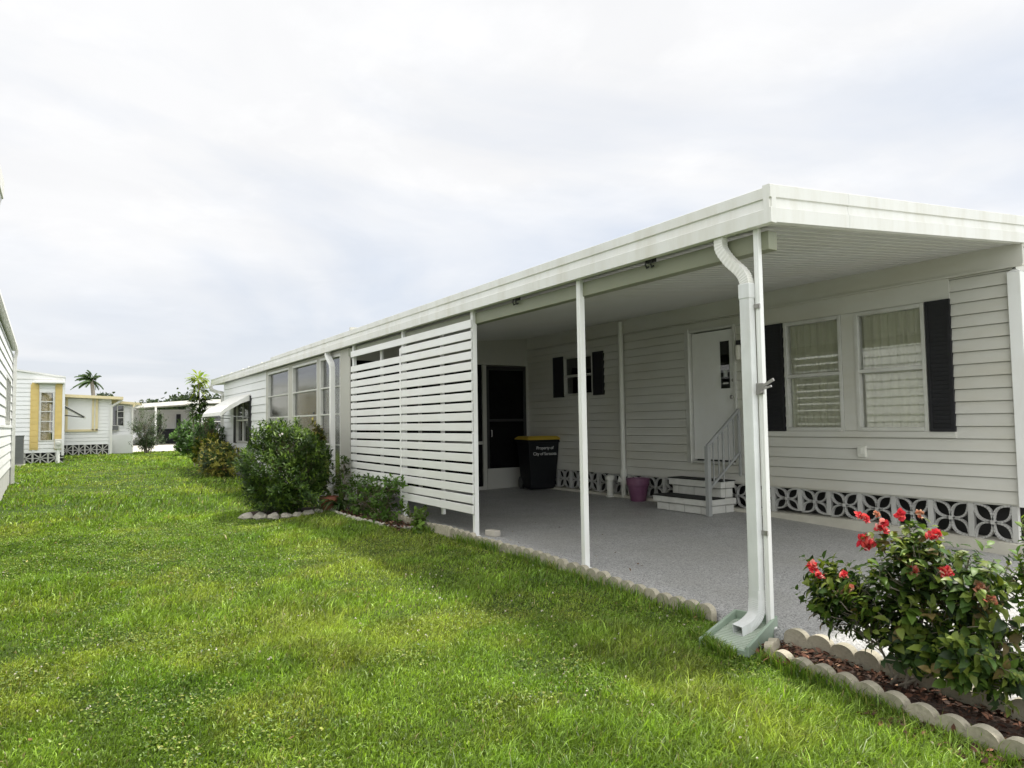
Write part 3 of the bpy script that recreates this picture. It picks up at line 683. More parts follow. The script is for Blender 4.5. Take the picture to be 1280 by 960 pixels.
mb = MB(); mb.tube([(-.28, .34, .98), (.28, .34, .98)], .016, 8); mb.bar((-.25, .31, .93), (-.25, .34, .98), .03, .03); mb.bar((.25, .31, .93), (.25, .34, .98), .03, .03); mb.build('handle', M['bin'], tb, local=True)
for sx_ in (-1, 1):
    mb = MB(); mb.tube([(sx_ * .21, .26, .12), (sx_ * .27, .26, .12)], .12, 20); mb.build('wheel', M['black_metal'], tb, bevel=.01, local=True)
for txt, z in (('Property of', .775), ('City of Sarasota', .665)):
    cu = bpy.data.curves.new('lettering', 'FONT'); cu.body = txt; cu.size = .082; cu.align_x = 'CENTER'; cu.extrude = .001; cu.space_character = .92
    tmp = bpy.data.objects.new('tmp', cu); C.objects.link(tmp); me_ = bpy.data.meshes.new_from_object(tmp.evaluated_get(bpy.context.evaluated_depsgraph_get())); bpy.data.objects.remove(tmp); t_ = bpy.data.objects.new('lettering', me_); C.objects.link(t_); me_.materials.clear(); me_.materials.append(M['letter']); t_.parent = tb
    sl_ = math.atan2(.07, .92); t_.location = (.02, -.25 - (z - .03) * .07 / .92 - .006, z); t_.rotation_euler = (math.pi / 2 + sl_, 0, 0)
pt = T('flower_pot', (7.78, 8.52, zs(7.78, 8.5)), 'purple plastic flower pot standing against the skirting left of the steps', 'flower pot')
z = WORLD[pt.name][2]
MB().lathe([(.115, z), (.125, z + .02), (.165, z + .25), (.182, z + .255), (.188, z + .36), (.172, z + .365), (.165, z + .34), (.15, z + .29), (.01, z + .285)], (7.78, 8.52, 0), 28).build('pot_wall', M['pot'], pt, smooth=False, bevel=.004)
o = MB().obox((4.34, 7.30, zs(4.34, 7.3) + .035), (.10, .17, .07), (0, 0, R(12))).build('loose_brick', M['stone'], bevel=.008); tag(o, 'small pale loose brick lying on the slab beside the third post', 'brick')

# splash block below the downspout
sb = T('splash_block', (3.925, 3.32, -1.49), 'sage green plastic splash block under the front downspout', 'splash block', rz=R(18))
mb = MB(); L, Wd = .28, .135
mb.add([(-L, -Wd * 1.1, -.03), (L, -Wd, -.03), (L, Wd, -.03), (-L, Wd * 1.1, -.03), (-L, -Wd * 1.1, .008), (L, -Wd, .05), (L, Wd, .05), (-L, Wd * 1.1, .008)], [(0, 1, 5, 4), (4, 5, 6, 7), (3, 7, 6, 2), (0, 4, 7, 3), (1, 2, 6, 5), (0, 3, 2, 1)])
for s_ in (-1, 1):
    a, b = Wd * 1.1 * s_, Wd * s_; t_ = .022 * s_
    mb.add([(-L, a, -.03), (L, b, -.03), (L, b + t_, -.03), (-L, a + t_, -.03), (-L, a, .035), (L, b, .105), (L, b + t_, .105), (-L, a + t_, .035)], [(0, 1, 5, 4), (1, 2, 6, 5), (2, 3, 7, 6), (3, 0, 4, 7), (4, 5, 6, 7), (0, 3, 2, 1)])
mb.box(L - .002, L + .02, -Wd - .02, Wd + .02, -.03, .105)
mb.build('tray', M['sage'], sb, bevel=.003, local=True)
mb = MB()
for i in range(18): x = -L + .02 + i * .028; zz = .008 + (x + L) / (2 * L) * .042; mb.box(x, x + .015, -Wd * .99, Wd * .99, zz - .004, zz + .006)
mb.build('ribbed_floor', M['sage_lit'], sb, local=True)

# ------------------------------------------------------------------ scalloped edging stones
def scallop_mesh(n, pitch, h, th):
    pts = [(-n * pitch / 2, -.10)]
    for k in range(n):
        c = -n * pitch / 2 + (k + .5) * pitch
        for j in range(11):
            a = math.pi * (1 - j / 10); pts.append((c + pitch * .497 * math.cos(a), h - pitch * .36 + pitch * .36 * math.sin(a)))
    pts.append((n * pitch / 2, -.10))
    mb = MB(); mb.prism(pts, -th / 2, th / 2, 'y'); return mb
ORD = ['first', 'second', 'third', 'fourth', 'fifth', 'sixth', 'seventh', 'eighth', 'ninth', 'tenth', 'eleventh', 'twelfth', 'thirteenth', 'fourteenth', 'fifteenth', 'sixteenth', 'seventeenth', 'eighteenth', 'nineteenth', 'twentieth', 'twenty-first']
proto = {}
def edging(n, x, y, z, ang, label, group, pitch=.15, h=.11, tilt=0.):
    key = (n, pitch, h)
    if key not in proto:
        o = scallop_mesh(n, pitch, h, .055).build('edging_stone', M['scallop'], bevel=.008); proto[key] = o
    else:
        o = proto[key].copy(); C.objects.link(o); WORLD[o.name] = (0, 0, 0)
    o.location = (x, y, z + random.uniform(-.014, .008)); o.rotation_euler = (R(random.uniform(-6, 6)) + tilt, R(random.uniform(-2.2, 2.2)), ang + R(random.uniform(-2, 2))); o.scale = (1, 1, random.uniform(.94, 1.04))
    tag(o, label, 'edging stone', group); return o
y = 3.72; k = 0
while y < 11.3:
    yc = y + .30
    edging(4, 4.125 + random.uniform(-.008, .008), yc, zs(4.17, yc) - .065, math.pi / 2 + R(random.uniform(-1, 1)), f'scalloped concrete edging stone along the carport slab, {ORD[k]} from the front downspout', 'edging stones along the carport slab'); y += .603; k += 1
pts = [(3.82, 2.96), (3.775, 2.66), (3.745, 2.36), (3.70, 2.06), (3.67, 1.76), (3.655, 1.46), (3.65, 1.16)]
for k, (a, b) in enumerate(zip(pts[:-1], pts[1:])):
    edging(2, (a[0] + b[0]) / 2, (a[1] + b[1]) / 2, -1.552 - .005 * k, math.atan2(b[1] - a[1], b[0] - a[0]), f'scalloped edging stone on the lawn side of the rose bed, {ORD[k]} from the splash block', 'edging stones on the lawn side of the rose bed', .151, .115)
for k, yc in enumerate((2.93, 2.60, 2.27, 1.94, 1.61, 1.28)):
    edging(2, 4.13 - .01 * (k == 0), yc, -1.525 - .008 * k, math.pi / 2 + R((8, -2, 1, -1, 2, 0)[k]), f'taller scalloped edging stone behind the rose bush, {ORD[k]} from the front post', 'edging stones between rose bed and driveway', .16, .135)
edging(2, 3.90, 3.03, -1.545, R(25), 'short scalloped edging stone closing the rose bed end beside the splash block', 'edging stones on the lawn side of the rose bed', .09, .12)

# ------------------------------------------------------------------ foliage generator
def unit(a): return a / np.maximum(np.linalg.norm(a, axis=-1, keepdims=True), 1e-9)
def leaves(P, D, Nn, L, W, curl=.25, fold=.3):
    """leaf blades with a folded midrib: base P, axis D, upper side Nn"""
    n = len(P); D = unit(D); S = unit(np.cross(D, Nn)); U = np.cross(S, D); L = np.broadcast_to(L, n)[:, None]; W = np.broadcast_to(W, n)[:, None]
    cu = np.broadcast_to(curl, n)[:, None]
    def pt(t, s, up): return P + D * L * t + S * W * s + U * (W * fold * abs(s) * 1.0 + up * L) 
    m1 = pt(.33, 0, -.02 * 0 + .0) - U * L * cu * .10; m2 = pt(.68, 0, 0) - U * L * cu * .42
    tip = pt(.97, 0, 0) - U * L * cu
    V = np.stack([P, m1, m2, tip, pt(.33, .5, 0) - U * L * cu * .10, pt(.33, -.5, 0) - U * L * cu * .10, pt(.68, .40, 0) - U * L * cu * .42, pt(.68, -.40, 0) - U * L * cu * .42], 1).reshape(-1, 3)
    b = (np.arange(n) * 8)[:, None]
    tri = np.concatenate([b + np.array([[0, 4, 1]]), b + np.array([[0, 1, 5]]), b + np.array([[6, 3, 2]]), b + np.array([[2, 3, 7]])])
    quad = np.concatenate([b + np.array([[4, 6, 2, 1]]), b + np.array([[1, 2, 7, 5]])])
    return V, tri, quad
def leaf_mesh(name, P, D, Nn, L, W, col, m, parent, curl=.25, fold=.3):
    V, t, q_ = leaves(P, D, Nn, L, W, curl, fold)
    return np_mesh(name, V, [t, q_], M[m], parent, np.repeat(col, 8, 0), smooth=False)
def rand_dir(n, g): return unit(g.normal(size=(n, 3)))
def palette(n, g, cols, jit=.15):
    c = np.array([x[:3] for x in cols]); w = np.array([x[3] for x in cols]); i = g.choice(len(c), n, p=w / w.sum())
    return c[i] * (1 + g.normal(size=(n, 1)) * jit).clip(.5, 1.6)
GREEN = [(.028, .068, .013, 3), (.045, .10, .018, 3), (.075, .15, .025, 1.5), (.02, .045, .012, 1)]
def shrub(root, base, tips, g, cols, L, W, per=9, leafm='leaf', twig=.10, stems=8, stem_r=.012, smin=.65, new=None, curl=.3, spread=.9, up=.35, bark='bark', tw_r=.003, drop=.0, flat=False):
    """tips (n,3) twig ends; leaves in whorls along each terminal twig; stems from the base"""
    base = np.array(base); n = len(tips); c = tips.mean(0)
    out = unit(tips - (base + (c - base) * .5)) + np.array([0, 0, up]) + rand_dir(n, g) * .35; out = unit(out)
    k = per; t = np.tile(np.linspace(0, 1, k), n) ; T_ = np.repeat(tips, k, 0); O = np.repeat(out, k, 0)
    P = T_ - O * (twig * (1 - t))[:, None]
    a = rand_dir(n * k, g); side = unit(a - O * (a * O).sum(1, keepdims=True))
    D = unit(side * spread * (1.15 - .55 * t)[:, None] + O * (.35 + .5 * t)[:, None] + np.array([0, 0, -drop]))
    Nn = unit(O + side * -.2 + np.array([0, 0, .5]) + rand_dir(n * k, g) * .25)
    s = g.uniform(smin, 1.2, n * k) * (1 - .25 * t)
    cc = palette(n, g, cols, .10); col = np.repeat(cc, k, 0) * (1 + g.normal(size=(n * k, 1)) * .13).clip(.6, 1.5)
    if new is not None:
        young = (t > .72) & (np.repeat(g.random(n), k) < new[3]); col[young] = np.array(new[:3]) * (1 + g.normal(size=(young.sum(), 1)) * .12)
    f = leaf_mesh('foliage', P, D, Nn, L * s, W * s, col, leafm, root, curl * g.uniform(.3, 1.6, n * k))
    mb = MB()
    hubs = []
    for i in range(stems):
        j = int(g.integers(n)); e = base + (tips[j] - base) * g.uniform(.55, .85); mid = (base + e) / 2 + rand_dir(1, g)[0] * .05 * np.linalg.norm(e - base) + np.array([0, 0, .05])
        b0 = base + np.append(g.normal(size=2) * .04, 0)
        path = smooth_path([b0, mid, e], 5); r = np.linspace(stem_r, stem_r * .45, len(path)); mb.tube(path, list(r), 6); hubs += [np.array(p) for p in path[3:]]
    hubs = np.array(hubs); sel = g.permutation(n)[:min(n, 260)]
    for j in sel:
        tb_ = tips[j] - out[j] * twig; h = hubs[np.argmin(((hubs - tb_) ** 2).sum(1) + .3 * np.abs(hubs[:, 2] - tb_[2] + .1))]
        mid = (h + tb_) / 2 + rand_dir(1, g)[0] * .02
        mb.tube([h, mid, tb_, tips[j]], [tw_r * 1.8, tw_r * 1.4, tw_r, tw_r * .6], 5, cap=False)
    mb.build('stem', M[bark], root, smooth=True)
    return f
def blob(n, c, rad, g, shell=.55, noise_=.22, floor=None, seed=1.):
    """points filling the outer part of an uneven ellipsoid"""
    d = rand_dir(n, g); r = (shell + (1 - shell) * g.random(n) ** .6)
    w = 1 + noise_ * np.sin(d[:, 0] * 5.1 + seed) * np.cos(d[:, 1] * 4.3 + seed * 2) + noise_ * .8 * np.sin(d[:, 2] * 6.7 + d[:, 0] * 3 + seed * 3)
    p = np.array(c) + d * (r * w)[:, None] * np.array(rad)
    return p if floor is None else p[p[:, 2] > floor]

# rose bush in the front bed
g = np.random.default_rng(21)
rz_ = -1.50
rose = T('rose_bush', (3.97, 2.28, rz_), 'flowering bush with coral red blooms and dark glossy leaves in the front bed', 'flowering bush')
tips = np.concatenate([blob(150, (3.95, 2.60, -1.04), (.20, .25, .22), g, .35, .2, -1.40, 1), blob(140, (3.97, 2.14, -.79), (.20, .25, .21), g, .35, .2, -1.3, 2), blob(110, (4.0, 1.86, -.88), (.22, .24, .22), g, .4, .2, -1.3, 3),
                       blob(190, (3.97, 2.24, -1.10), (.20, .50, .22), g, .15, .2, -1.40, 4)[:160], blob(105, (3.92, 1.74, -1.20), (.2, .24, .22), g, .3, .2, -1.45, 5), blob(60, (3.9, 2.0, -1.27), (.16, .4, .14), g, .1, .2, -1.45, 6)])
shrub(rose, (3.98, 2.22, rz_), tips, g, [(.040, .080, .016, 2.2), (.085, .145, .024, 2.6), (.020, .040, .012, 1.4), (.15, .20, .034, 1.8), (.17, .13, .05, .5)], .084, .050, per=6, twig=.10, stems=11, stem_r=.009, new=(.15, .19, .035, .35), curl=.45, spread=1., up=.15, bark='greybark', drop=.2, smin=.35)
def flower(root, c, r, g, cols, name='flower', n=34, face=(-.5, -.6, .6)):
    c = np.array(c); k = 3; cs = c + g.normal(size=(k, 3)).clip(-1.2, 1.2) * r * .36
    P = cs[g.integers(k, size=n)]; D = unit(rand_dir(n, g) + np.array(face) * .9); Nn = rand_dir(n, g)
    return leaf_mesh(name, P, D, Nn, r * g.uniform(.5, .85, n), r * g.uniform(.5, .8, n), palette(n, g, cols, .12), 'petal', root, -.3, .5)
CORAL = [(.72, .065, .085, 3), (.82, .13, .12, 2), (.85, .38, .34, 1.3), (.60, .035, .06, 1.)]
FADED = [(.65, .32, .20, 2), (.55, .38, .25, 2), (.72, .22, .15, 1)]
for (x, y, z_, r, c) in ((3.82, 2.68, -.90, .045, CORAL), (3.80, 2.63, -.93, .038, CORAL), (3.86, 2.33, -.72, .065, CORAL), (3.86, 2.36, -.57, .045, CORAL), (3.87, 2.27, -.61, .05, CORAL), (3.92, 2.17, -.55, .05, CORAL),
                         (3.95, 2.02, -.65, .045, CORAL), (3.85, 2.12, -.83, .055, FADED + CORAL), (3.86, 1.93, -.83, .05, FADED + CORAL), (3.86, 1.78, -.85, .05, FADED), (3.82, 2.45, -.90, .04, CORAL), (3.95, 2.10, -.54, .028, FADED), (3.86, 1.72, -.90, .04, FADED), (3.84, 2.48, -1.0, .045, FADED), (3.88, 2.28, -.55, .025, FADED)):
    flower(rose, (x, y, z_), r, g, c)
# bright shrub at the right edge of the picture
g = np.random.default_rng(22)
rs = T('leafy_shrub', (4.10, 1.55, -1.5), 'bright green leafy shrub at the street end of the bed, right of the rose bush', 'shrub')
tips = np.concatenate([blob(85, (4.10, 1.56, -.95), (.17, .15, .42), g, .4, .2, -1.35, 4), blob(40, (4.05, 1.50, -.62), (.13, .15, .18), g, .3, .2, None, 6), blob(55, (4.02, 1.45, -1.22), (.2, .2, .2), g, .4, .2, -1.42, 2)])
shrub(rs, (4.10, 1.55, -1.5), tips, g, [(.07, .14, .02, 3), (.13, .21, .03, 3), (.05, .10, .018, 1)], .062, .034, per=8, twig=.11, stems=9, leafm='leaf_soft', new=(.2, .28, .04, .5))
# the big dark shrub
g = np.random.default_rng(23)
def lawn_thing(name, x, y, label, cat, group=None): return T(name, (x, y, zl(x, y)), label, cat, group)
big = lawn_thing('rounded_shrub', 3.12, 12.0, 'large rounded dark green glossy shrub in front of the porch windows', 'shrub')
b = zl(3.12, 12)
tips = np.concatenate([blob(1300, (3.12, 12.0, b + .80), (.78, .80, .72), g, .72, .10, b + .06, 1), blob(160, (3.15, 12.0, b + 1.25), (.45, .5, .38), g, .6, .16, b + .3, 2), blob(260, (3.1, 11.9, b + .5), (.72, .78, .42), g, .7, .12, b + .08, 3)])
shrub(big, (3.12, 12.0, b), tips, g, [(.032, .066, .012, 3), (.058, .108, .017, 3), (.11, .18, .025, 1.8)], .095, .029, per=10, twig=.12, stems=12, stem_r=.02, new=(.15, .24, .03, .22), curl=.25, up=.5)
for (x, y, z_) in ((2.72, 12.3, b + 1.38), (2.95, 11.5, b + 1.33)): flower(big, (x, y, z_), .04, g, [(.8, .8, .78, 1)], n=12)
# crotons
CROT = [(.16, .17, .03, 2), (.26, .25, .045, 1.6), (.06, .10, .02, 3), (.13, .075, .03, .7), (.03, .055, .016, 2)]
g = np.random.default_rng(24)
ct = lawn_thing('croton', 3.95, 13.05, 'tall narrow yellow-brown croton against the porch glazing, right of the dark shrub', 'croton'); b = WORLD[ct.name][2]
tips = np.concatenate([blob(120, (3.92, 12.85, b + 1.15), (.17, .22, .42), g, .3, .2, None, 1), blob(90, (3.92, 12.9, b + .55), (.25, .25, .3), g, .3, .2, None, 2)])
shrub(ct, (3.95, 13.05, b), tips, g, CROT, .13, .045, per=8, twig=.10, stems=7, new=(.36, .31, .08, .5))
g = np.random.default_rng(25)
cb = lawn_thing('croton', 3.70, 21.0, 'broad yellow and green variegated croton bush below the window awning', 'croton'); b = WORLD[cb.name][2]
tips = np.concatenate([blob(380, (3.60, 20.7, b + .48), (.55, 1.0, .52), g, .6, .16, b + .06, 1), blob(180, (3.65, 22.1, b + .62), (.5, .7, .55), g, .6, .16, b + .06, 4)])
shrub(cb, (3.70, 21., b), tips, g, CROT, .13, .05, per=8, twig=.12, stems=9, new=(.42, .38, .10, .5))
g = np.random.default_rng(26)
db = lawn_thing('wall_shrub', 3.8, 23.4, 'dark green shrub rising behind the yellow croton at the house corner', 'shrub'); b = WORLD[db.name][2]
tips = blob(300, (3.75, 23.4, b + .95), (.5, .8, .65), g, .5, .2, b + .1, 3)
shrub(db, (3.8, 23.4, b), tips, g, GREEN + [(.10, .07, .03, .7)], .13, .05, per=8, twig=.14, stems=8)
g = np.random.default_rng(27)
tp = lawn_thing('schefflera', 3.75, 24.9, 'tall spindly plant with pale yellow-green top standing by the roof corner', 'plant'); b = WORLD[tp.name][2]
mb = MB()
for dx, dy, h in ((0, 0, 2.75), (.15, .2, 2.2), (-.1, .25, 1.9)): mb.tube(smooth_path([(3.75 + dx, 24.9 + dy, b), (3.78 + dx * 1.3, 24.95 + dy, b + h * .5), (3.70 + dx * 1.5, 24.8 + dy, b + h)], 5), .022, 6)
mb.build('stem', M['greybark'], tp)
P = []; D = []; col = []
for cz, n_, rr, cl in ((2.82, 90, .40, [(.30, .36, .08, 3), (.2, .30, .05, 1)]), (2.45, 60, .34, [(.26, .32, .07, 2), (.10, .17, .03, 1)]), (2.05, 110, .42, [(.05, .08, .02, 2), (.025, .045, .015, 2)]), (1.7, 90, .42, [(.04, .07, .02, 2), (.06, .11, .02, 1)])):
    d = rand_dir(n_, g); d[:, 2] = d[:, 2] * .6 + .25; d = unit(d); P.append(np.array([3.72, 24.85, b + cz]) + d * rr * g.uniform(.1, .55, (n_, 1))); D.append(d + rand_dir(n_, g) * .2); col.append(palette(n_, g, cl))
P = np.concatenate(P); D = np.concatenate(D); col = np.concatenate(col)
leaf_mesh('foliage', P, D, np.tile([0, 0, 1.], (len(P), 1)) + rand_dir(len(P), g) * .3, g.uniform(.18, .30, len(P)), g.uniform(.06, .09, len(P)), col, 'leaf_soft', tp, .4)
g = np.random.default_rng(28)
s3 = lawn_thing('round_shrub', 4.55, 33., 'bright green rounded shrub standing alone at the far end of the lawn', 'shrub'); b = WORLD[s3.name][2]
tips = np.concatenate([blob(260, (4.6, 32.8, b + .75), (.75, .9, .75), g, .6, .15, b + .08, 1), blob(120, (5.1, 33.2, b + 1.2), (.6, .7, .7), g, .6, .15, b + .3, 2)])
shrub(s3, (4.55, 33., b), tips, g, [(.06, .13, .02, 2), (.10, .21, .03, 2), (.03, .06, .015, 1)], .17, .07, per=9, twig=.18, stems=6)
g = np.random.default_rng(29)
s4 = lawn_thing('feathery_bush', 3.35, 37.3, 'tall feathery grey-green bush at the edge of the far driveway', 'bush'); b = WORLD[s4.name][2]
tips = np.concatenate([blob(260, (3.35, 37.3, b + 1.25), (.85, .85, 1.05), g, .3, .25, b + .25, 1), blob(120, (3.3, 37.3, b + .75), (.6, .6, .6), g, .3, .2, b + .2, 5)])
shrub(s4, (3.35, 37.3, b), tips, g, [(.05, .09, .03, 2), (.08, .13, .045, 2), (.03, .055, .02, 1)], .17, .03, per=9, twig=.25, stems=12, stem_r=.03, bark='greybark', up=.8)
# young plants in the slatted-screen bed
g = np.random.default_rng(30)
for (x, y, h, w_, nn, lab, cl) in ((4.0, 10.75, .68, .34, 100, 'tall straggly bed plant at the left end of the slatted screen', [(.05, .10, .02, 2), (.09, .16, .03, 2)]),
                               (3.97, 9.72, .72, .30, 110, 'bushy young plant with arching stems below the middle of the slatted screen', [(.06, .12, .02, 2), (.10, .19, .03, 2)]),
                               (4.05, 8.75, .36, .18, 40, 'small yellow-green seedling at the right end of the slatted screen bed', [(.12, .20, .03, 2), (.08, .14, .02, 1)]),
                               (4.0, 11.7, .95, .24, 70, 'thin dark climbing plant beside the porch downspout', [(.045, .085, .02, 2), (.08, .13, .025, 1)])):
    b = -1.47; o = T('bed_plant', (x, y, b), lab, 'plant', 'young plants in the slatted screen bed')
    tips = np.array([x, y, b]) + np.stack([g.normal(size=nn) * w_ * .5, g.normal(size=nn) * w_ * .9, g.random(nn) ** .8 * h], 1)
    if h == .72: tips = np.concatenate([tips, np.array([[x + .02, y - .55, b + .72], [x, y - .48, b + .66], [x, y - .40, b + .60], [x, y - .62, b + .70], [x + .03, y - .6, b + .64]])])
    shrub(o, (x, y, b), tips, g, cl, .082, .040, per=8, twig=.09, stems=8, stem_r=.007, leafm='leaf_soft', bark='bark', tw_r=.002)
# strap-leaved plant in a terracotta pot
tpz = zl(3.72, 11.35)
tpot = T('terracotta_pot', (3.78, 11.72, tpz), 'small terracotta pot half hidden under the dark shrub, right of the stones', 'flower pot')
MB().lathe([(.10, tpz), (.14, tpz + .20), (.16, tpz + .205), (.16, tpz + .26), (.14, tpz + .26), (.13, tpz + .22), (.01, tpz + .22)], (3.78, 11.72, 0), 20).build('pot_wall', M['terra'], tpot)
sp = T('strap_leaf_plant', (3.95, 11.55, tpz), 'strap-leaved plant with long arching blades beside the terracotta pot', 'plant')
V = []; F = []; colr = []
for i in range(34):
    a = g.uniform(0, 2 * math.pi); L = g.uniform(.35, .75); w_ = g.uniform(.02, .035); d = np.array([math.cos(a), math.sin(a), 0]); s_ = np.array([-d[1], d[0], 0]); k0 = len(V)
    for j in range(7):
        t = j / 6; p = np.array([3.93, 11.5, tpz]) + d * (L * t * .75) + np.array([0, 0, L * (1.25 * t - 1.15 * t * t)]); ww = w_ * (1 - t ** 2) + .001
        V += [p + s_ * ww, p - s_ * ww]
    F += [(k0 + 2 * j, k0 + 2 * j + 1, k0 + 2 * j + 3, k0 + 2 * j + 2) for j in range(6)]; colr += [np.array(random.choice([(.05, .10, .03), (.08, .14, .04), (.13, .18, .09)]))] * 14
np_mesh('foliage', np.array(V), [np.array(F)], M['leaf_soft'], sp, np.array(colr))
# stones around the dark shrub and along the bed
def rock(x, y, z, s, label, group, cat='stone', sq=(1, 1, .7)):
    import bmesh
    bm = bmesh.new(); bmesh.ops.create_icosphere(bm, subdivisions=2, radius=1); ph = random.random() * 9
    for v in bm.verts:
        c = v.co; k = 1 + .16 * math.sin(c.x * 3 + ph) * math.cos(c.y * 3.3 + ph) + .10 * math.sin(c.z * 6 + ph * 2 + c.x * 4); v.co = Vector((c.x * s * sq[0], c.y * s * sq[1], c.z * s * sq[2])) * k
    me = bpy.data.meshes.new('stone'); bm.to_mesh(me); bm.free(); me.materials.append(M['stone'])
    o = bpy.data.objects.new('edging_rock', me); C.objects.link(o); o.location = (x, y, z); o.rotation_euler = (0, 0, random.random() * 6); WORLD[o.name] = (0, 0, 0)
    return tag(o, label, cat, group)
for k in range(7):
    t = k / 6; x = 2.50 + 1.05 * t; y = 11.86 - .30 * math.sin(t * 2.6) - .12 * t
    rock(x, y, zl(x, y) + .035, random.uniform(.085, .11), f'rough pale stone at the foot of the dark shrub, {ORD[k]} from the left', 'stones around the dark shrub')
bedpts = [(4.02, 12.15), (3.80, 11.6), (3.74, 11.0), (3.74, 10.4), (3.76, 9.8), (3.84, 9.25), (3.95, 8.95), (4.08, 8.62)]
kk = 0
for a, b in zip(bedpts[:-1], bedpts[1:]):
    for t in (0., .34, .67):
        x = a[0] + (b[0] - a[0]) * t; y = a[1] + (b[1] - a[1]) * t; L = math.dist(a, b) / 3
        if kk < 2 : kk += 1; continue
        o = rock(x, y, zl(x, y) + .03, L * .52, '', 'stones edging the slatted screen bed', sq=(1., .42, .40)); o.rotation_euler = (0, 0, math.atan2(b[1] - a[1], b[0] - a[0]))
        o['label'] = f'low whitish stone edging the slatted screen bed, {ORD[kk - 2]} from the terracotta pot'; kk += 1

# mulch beds
def bed(poly, name, z=None):
    mb = MB(); n = len(poly); cx = sum(p[0] for p in poly) / n; cy = sum(p[1] for p in poly) / n
    zf = z or (lambda x, y: zl(x, y) + .025)
    mb.add([(x, y, zf(x, y)) for x, y in poly] + [(cx, cy, zf(cx, cy) + .03)], [(i, (i + 1) % n, n) for i in range(n)])
    return tag(mb.build(name, M['mulch']), kind='structure')
bed([(3.83, 3.0), (3.79, 2.66), (3.76, 2.36), (3.71, 2.06), (3.68, 1.76), (3.66, 1.0), (4.15, 1.0), (4.15, 2.0), (4.15, 3.08)], 'rose_bed')
bed([(4.12, 12.2)] + bedpts[1:] + [(4.13, 8.6)], 'screen_bed', lambda x, y: zl(x, y) + .02)
bed([(2.5, 11.9), (2.8, 11.7), (3.3, 11.6), (3.8, 11.7), (3.9, 12.5), (3.2, 12.8), (2.5, 12.5)], 'shrub_bed', lambda x, y: zl(x, y) + .03)
g = np.random.default_rng(40)
def chips(n, xr, yr, dz=.035):
    x = g.uniform(*xr, n); y = g.uniform(*yr, n); P = np.stack([x, y, zlawn(x, y) + dz + g.uniform(0, .025, n)], 1)
    d = g.normal(size=(n, 3)); d[:, 2] *= .3; return P, d, np.tile([0, 0, 1.], (n, 1)) + g.normal(size=(n, 3)) * .4
P, D, Nn = [np.concatenate(v) for v in zip(chips(1500, (3.72, 4.12), (1.1, 3.0)), chips(120, (3.85, 4.14), (3.0, 3.12), .03), chips(900, (3.78, 4.10), (8.8, 11.6)), chips(260, (3.45, 3.75), (1.3, 2.2), .03))]
n = len(P)
np_ = leaf_mesh('bark_mulch', P, D, Nn, g.uniform(.025, .06, n), g.uniform(.012, .03, n), palette(n, g, [(.09, .045, .03, 3), (.05, .028, .02, 3), (.20, .10, .065, 1.2), (.32, .20, .13, .5)], .2), 'chip', None, .2)
tag(np_, kind='stuff')

# ------------------------------------------------------------------ grass
g = np.random.default_rng(50)
def blocked(x, y):
    b = (x > 4.10) & (y < 24.5)
    b |= (y > 39.2)
    b |= (x < -1.12 + .02 * (21.84 - y)) & (y > 8) & (y < 21.9)
    b |= (x > 3.66 + .09 * (y - 1.2).clip(0, 9) * .9) & (y < 3.0) & (x < 4.2) & (y > 1.0)
    b |= (x < .1) & (y > 30.4) | (x < 2.9) & (y > 37.6)
    bx = np.interp(y, [8.6, 8.95, 9.25, 9.8, 11.0, 11.6, 12.15], [4.08, 3.95, 3.84, 3.76, 3.74, 3.80, 4.02]); b |= (x > bx) & (y > 8.6) & (y < 12.2)
    b |= (np.hypot((x - 3.15) / .68, (y - 12.1) / .55) < 1)
    b |= (np.abs((x - 3.95) * math.cos(R(18)) + (y - 3.32) * math.sin(R(18))) < .27) & (np.abs(-(x - 3.93) * math.sin(R(18)) + (y - 3.32) * math.cos(R(18))) < .16)
    return b
def sample_ground(n, d0, d1, pw, a0=-34, a1=82):
    u = g.random(n); e = 2 - pw; d = (d0 ** e + u * (d1 ** e - d0 ** e)) ** (1 / e); a = np.radians(g.uniform(a0, a1, n))
    x = d * np.sin(a); y = d * np.cos(a); k = ~blocked(x, y); return x[k], y[k], d[k]
